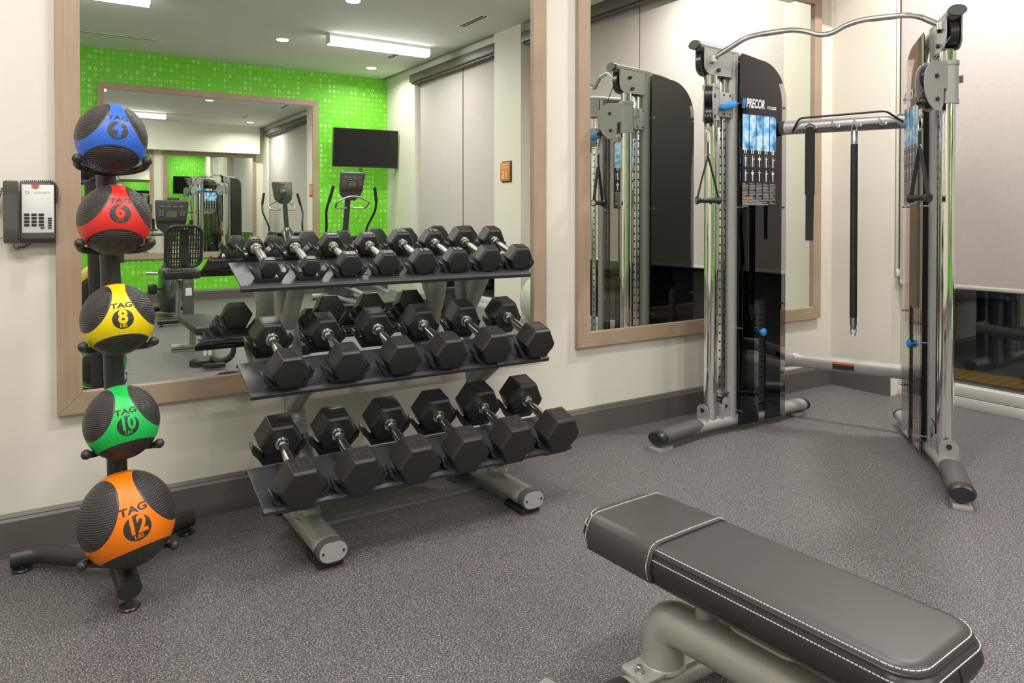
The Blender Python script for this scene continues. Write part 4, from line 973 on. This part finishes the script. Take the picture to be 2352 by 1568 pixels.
foot(1.345, 1.13, 1.63, 'a'); foot(.73, 1.15, 1.65, 'b')
m = MB(); m.prism([V(1.345 + a, 1.348 + b, .089) for a, b in rrect(.225, .090, .014)], (0, 0, .007), bev=.0015); m.build('base_plate', M_SILV2, bench)
for x, y in ((1.258, 1.345), (1.430, 1.352)):
    m = MB(); m.lathe((x, y, .096), (0, 0, 1), [(0, .0125), (.003, .0125), (.0032, .009), (.016, .0085), (.018, .006)], 14); m.build('bolt', M_ZINC, bench)
m = MB(); m.box((1.083, 1.425, .048), (.034, .15, .032), R(16), .003); m.build('transport_handle', M_SILV, bench)
m = MB(); m.tube(fillet([bp_(.01, .0, .287), bp_(-.085, .0, .287), bp_(-.085, -.17, .287), bp_(.01, -.17, .287)], .03, 5), .006, 10); m.build('seat_guide', M_SILV2, bench)
m = MB(); c = V(1.405, 1.180, .2598); m.prism([c + V(-.026, -.012, 0), c + V(.026, -.012, 0), c + V(0, .030, 0)], (0, 0, .001)); tl = m.build('warning_triangle', M_YEL, bench, smooth=0)
m = MB(); m.tube([c + V(.008 * math.cos(R(a)), .002 + .006 * math.sin(R(a)), .0012) for a in range(0, 300, 30)], .0012, 6); m.build('warning_symbol', M_DARK, tl)

# ------------------------------------------------------------------ elliptical trainer (seen in the mirrors)
ex, ey = 3.64, -3.40
el = empty('elliptical_trainer', (ex, ey, 0), 'dark elliptical trainer with a console standing below the television', 'elliptical trainer')
def E_(x, y, z): return V(ex + x, ey + y, z)
Mt = Matrix.Translation(E_(0, .05, 1.66)) @ Matrix.Rotation(R(-20), 4, 'X')
def mpts(P, M): return [M @ Vector(p) for p in P]
cons = [(-.165, .21), (.165, .21), (.18, .19), (.165, -.03), (.15, -.12), (.07, -.20), (-.07, -.20), (-.15, -.12), (-.165, -.03), (-.18, .19)]
m = MB(); m.prism(mpts([(x, -.03, z) for x, z in cons], Mt), Mt.to_3x3() @ V(0, .05, 0), bev=.008); cn = m.build('console', M_DGREY, el)
m = MB(); m.box((0, .024, .05), (.11, .003, .075), mat=Mt); m.build('display', M_LCD, cn, smooth=0)
m = MB()
for i in range(4): m.box((-.10 + i * .066, .024, .145), (.045, .003, .012), mat=Mt)
m.box((0, .024, .115), (.17, .003, .006), mat=Mt)
for i in range(6): m.box((-.125 + (i % 2) * .03, .024, .09 - (i // 2) * .026), (.018, .003, .010), mat=Mt); m.box((.10 + (i % 2) * .03, .024, .09 - (i // 2) * .026), (.018, .003, .010), mat=Mt)
m.build('console_keys', M_GPRINT, cn, smooth=0)
m = MB(); m.box((0, .026, -.035), (.32, .03, .010), mat=Mt); m.build('reading_rack', M_PLAS, cn)
m = MB(); m.box((0, -.034, .165), (.10, .004, .022), mat=Mt, bev=.001); m.box((0, -.034, .02), (.12, .02, .07), mat=Mt, bev=.004); m.build('rear_slot', M_LCD, cn)
m = MB(); m.tube([E_(0, -.06, 1.66), E_(0, -.12, 1.35), E_(0, -.22, .95)], .042, 16, up=(0, 1, 0)); m.build('mast', M_TEAL, el)
m = MB(); m.ring_loft([[E_(w_ * math.cos(2 * PI * i / 20), cy_ + d_ * math.sin(2 * PI * i / 20), z_) for i in range(20)] for z_, w_, d_, cy_ in ((.10, .17, .44, -.50), (.30, .175, .42, -.48), (.55, .16, .34, -.40), (.80, .13, .22, -.30), (.98, .095, .12, -.24), (1.05, .06, .07, -.22))]); m.build('housing', M_TEAL, el, smooth=80)
m = MB(); m.tube([E_(-.30, -.22, .93), E_(.30, -.22, .93)], .035, 14, up=(0, 1, 0)); 
for sx in (-1, 1): m.ball(E_(sx * .29, -.22, .93), .055, 14)
m.build('pivot_axle', M_PLAS, el)
for sx in (-1, 1):
    m = MB(); m.tube(fillet([E_(sx * .29, -.20, .90), E_(sx * .30, -.12, 1.10), E_(sx * .36, .04, 1.32), E_(sx * .345, .12, 1.46)], .06, 5), .017, 12); hb = m.build('swing_arm', M_METALDK, el)
    m = MB(); m.tube([E_(sx * .345, .12, 1.45), E_(sx * .30, .17, 1.66)], .022, 14); m.build('grip', M_RUB, hb)
    m = MB(); m.tube([E_(sx * .29, -.22, .93), E_(sx * .28, -.10, .55), E_(sx * .24, .08, .34)], .024, 12, up=(0, 1, 0)); m.build('lower_arm', M_PLAS, el)
    m = MB(); m.box(E_(sx * .17, .55 + sx * .12, .38 + sx * .05), (.14, .38, .05), 0, .015); m.build('pedal', M_PLAS, el)
    m = MB(); m.tube([E_(sx * .20, .05, .33), E_(sx * .18, .95, .24)], .028, 12); m.build('pedal_arm', M_SILV, el)
    m = MB(); m.tube([E_(sx * .13, .95, .09), E_(sx * .13, -.7, .09)], .03, 12); m.build('side_rail', M_SILV, el)
m = MB(); m.tube(fillet([E_(-.05, -.02, 1.36), E_(-.22, .0, 1.36), E_(-.24, .14, 1.44), E_(-.08, .16, 1.52), E_(.08, .16, 1.52), E_(.24, .14, 1.44), E_(.22, 0, 1.36), E_(.05, -.02, 1.36)], .04, 5), .014, 12); m.build('fixed_handlebar', M_CHROME2, el)
m = MB(); m.tube([E_(-.30, -.80, .05), E_(.30, -.80, .05)], .045, 16); m.tube([E_(-.28, .98, .05), E_(.28, .98, .05)], .045, 16); m.build('stabiliser', M_SILV, el)
m = MB(); m.lathe(E_(0, -.155, 1.02), (0, .6, .8), [(0, .03), (.01, .035), (.012, .0)], 16); m.build('badge', M_LBLUE, el)

# ------------------------------------------------------------------ recumbent bike (seen in the mirror)
rx, ry_ = 1.33, -2.65
rb = empty('recumbent_bike', (rx, ry_, 0), 'grey recumbent exercise bike with a slotted seat back in front of the green wallpaper', 'exercise bike')
def B_(x, y, z): return V(rx + x, ry_ + y, z)
def seatpt(x, z, d=0): return B_(x, .17 + (z - .7) * -(-.22) + d, z)
m = MB(); m.tube([seatpt(x, z) for x, z in [(p_[0], .905 + p_[1]) for p_ in rrect(.37, .46, .09, 6)]], .019, 12, closed=True, up=(0, 1, 0)); bk = m.build('backrest_frame', M_PLAS, rb)
m = MB()
for i in range(12):
    x = -.152 + i * .0277; m.prism([seatpt(x + a, z, -.004) for a, z in ((-.0075, .69), (.0075, .69), (.0075, 1.12), (-.0075, 1.12))], (0, .008, 0))
for k in range(9): m.prism([seatpt(a, .72 + k * .052 + b, -.005) for a, b in ((-.17, -.006), (.17, -.006), (.17, .006), (-.17, .006))], (0, .01, 0))
m.box(seatpt(.01, .90, .004), (.09, .012, .40)); m.build('backrest_mesh', M_PLAS, bk, smooth=0)
m = MB(); m.box(B_(0, -.08, .585), (.40, .46, .11), 0, .035, seg=3); m.build('seat', M_PLAS, rb)
m = MB(); m.tube([B_(-.24, .02, .60), B_(-.36, -.02, .605)], .018, 12); m.tube([B_(.2, .02, .60), B_(.34, -.02, .605)], .018, 12); m.build('side_handle', M_ZINC, rb)
m = MB(); m.box(B_(.06, .10, .30), (.115, .07, .46), R(4), .008); m.build('rear_post', M_DGREY, rb)
m = MB(); m.box(B_(.06, .138, .385), (.065, .003, .09), R(4)); m.build('spec_label', M_WPL, rb, smooth=0)
m = MB(); m.tube([B_(-.26, .10, .06), B_(.30, .10, .06)], .032, 14); m.tube([B_(-.25, -1.15, .06), B_(.25, -1.15, .06)], .032, 14)
for x in (-.22, .26): m.lathe(B_(x, .10, 0), (0, 0, 1), [(0, .025), (.012, .025), (.014, .008), (.035, .008)], 14)
m.build('stabiliser', M_METALDK, rb)
m = MB(); m.tube(fillet([B_(.06, .12, .53), B_(0, -.30, .36), B_(0, -.75, .20)], .1), .042, 14, up=(1, 0, 0)); m.tube([B_(-.02, -.05, .50), B_(-.02, -.10, .08)], .028, 12, up=(0, 1, 0)); m.build('main_tube', M_SILV, rb)
m = MB(); m.ring_loft([[B_(-.02 + w_ * math.cos(2 * PI * i / 20), -.86 + d_ * math.sin(2 * PI * i / 20), z_) for i in range(20)] for z_, w_, d_ in ((.07, .10, .26), (.25, .12, .34), (.48, .11, .28), (.62, .07, .15), (.72, .045, .06))]); m.build('housing', M_TEAL, rb, smooth=80)
for sx, yy, zz in ((-1, -.68, .36), (1, -.98, .30)):
    m = MB(); m.tube([B_(sx * .12, -.84, .33), B_(sx * .16, yy, zz)], .014, 10); m.box(B_(sx * .22, yy, zz), (.10, .10, .12), 0, .02); m.build('pedal', M_PLAS, rb)
m = MB(); m.tube([B_(-.02, -.90, .70), B_(-.02, -.80, 1.12)], .04, 14, up=(0, 1, 0)); m.tube(fillet([B_(-.28, -.55, 1.02), B_(-.22, -.78, 1.02), B_(.22, -.78, 1.02), B_(.28, -.55, 1.02)], .06), .016, 10); m.build('mast', M_DGREY, rb)
m = MB(); m.tube([B_(.21, -.62, 1.02), B_(.21, -.60, 1.20)], .022, 12); m.build('grip', M_RUB, rb)
Mt = Matrix.Translation(B_(0, -.72, 1.23)) @ Matrix.Rotation(R(-20), 4, 'X') @ Matrix.Scale(1.05, 4)
m = MB(); m.prism(mpts([(x, -.03, z) for x, z in cons], Mt), Mt.to_3x3() @ V(0, .05, 0), bev=.008); cn = m.build('console', M_DGREY, rb)
m = MB(); m.box((0, .024, .05), (.11, .003, .075), mat=Mt); m.build('display', M_LCD, cn, smooth=0)
m = MB()
for i in range(4): m.box((-.10 + i * .066, .024, .145), (.045, .003, .012), mat=Mt)
for i in range(6): m.box((-.125 + (i % 2) * .03, .024, .09 - (i // 2) * .026), (.018, .003, .010), mat=Mt); m.box((.10 + (i % 2) * .03, .024, .09 - (i // 2) * .026), (.018, .003, .010), mat=Mt)
m.build('console_keys', M_GPRINT, cn, smooth=0)
m = MB(); m.box((0, .026, -.035), (.32, .03, .010), mat=Mt); m.build('reading_rack', M_PLAS, cn)

# ------------------------------------------------------------------ stability ball and the second bench (seen in the mirror)
t = empty('stability_ball', (4.60, 0.02, 0), 'pale green stability ball on a black ring beside the column', 'exercise ball')
m = MB(); m.ball((4.60, .02, .335), .30, 64, (1, 1, 1.02)); 
sb = m.build('ball_shell', pm('ribbed_ball_vinyl', (0.42, 0.46, 0.38), 0.3), t, smooth=180)
nt = sb.data.materials[0].node_tree; tc = nd(nt, 'ShaderNodeTexCoord'); sp = nd(nt, 'ShaderNodeSeparateXYZ'); nt.links.new(tc.outputs['Object'], sp.inputs[0])
w_ = math_n(nt, 'SINE', math_n(nt, 'MULTIPLY', sp.outputs[2], 380)); bpn = nd(nt, 'ShaderNodeBump'); bpn.inputs['Strength'].default_value = .25; bpn.inputs['Distance'].default_value = .002
nt.links.new(w_, bpn.inputs['Height']); nt.links.new(bpn.outputs[0], nt.nodes['Principled BSDF'].inputs['Normal'])
m = MB(); m.tube([V(4.60 + .20 * math.cos(R(a)), .02 + .20 * math.sin(R(a)), .035) for a in range(0, 360, 12)], .034, 12, closed=True); m.build('base_ring', M_PLAS, t)

t = empty('adjustable_bench', (1.14, -0.05, 0), 'low grey bench with an oval black foot, seen in the mirror below the middle shelf', 'bench')
m = MB(); m.prism([V(1.14 + a, -.06 + b, .0) for a, b in stadium(.26, .15)], (0, 0, .045), bev=.008); m.build('oval_foot', M_PLAS, t)
m = MB(); m.prism([V(1.14 + a, -.06 + b, .045) for a, b in rrect(.135, .08, .02)], (0, 0, .17), bev=.002); pst = m.build('post', M_SILV, t)
m = MB(); m.box((1.125, -.019, .125), (.026, .002, .075)); m.box((1.162, -.019, .125), (.022, .002, .075)); m.build('label', M_WPL, pst, smooth=0)
m = MB(); m.box((1.16, -.42, .30), (.24, .90, .07), 0, .02, seg=3); m.build('pad', M_VINYLD, t)
m = MB(); m.tube([(1.14, -.06, .22), (1.15, -.30, .24), (1.16, -.8, .22), (1.16, -.85, .05)], .03, 14); m.tube([(.98, -.85, .04), (1.34, -.85, .04)], .03, 14); m.build('frame_tube', M_SILV, t)
m = MB(); m.tube(fillet([(1.17, .0, .06), (1.22, .12, .04), (1.30, .20, .10), (1.31, .22, .24)], .06, 6), .016, 10, ry=.026); m.box((1.16, .18, .035), (.17, .05, .04), R(8), .01); m.build('foot_hook', M_PLAS, t)
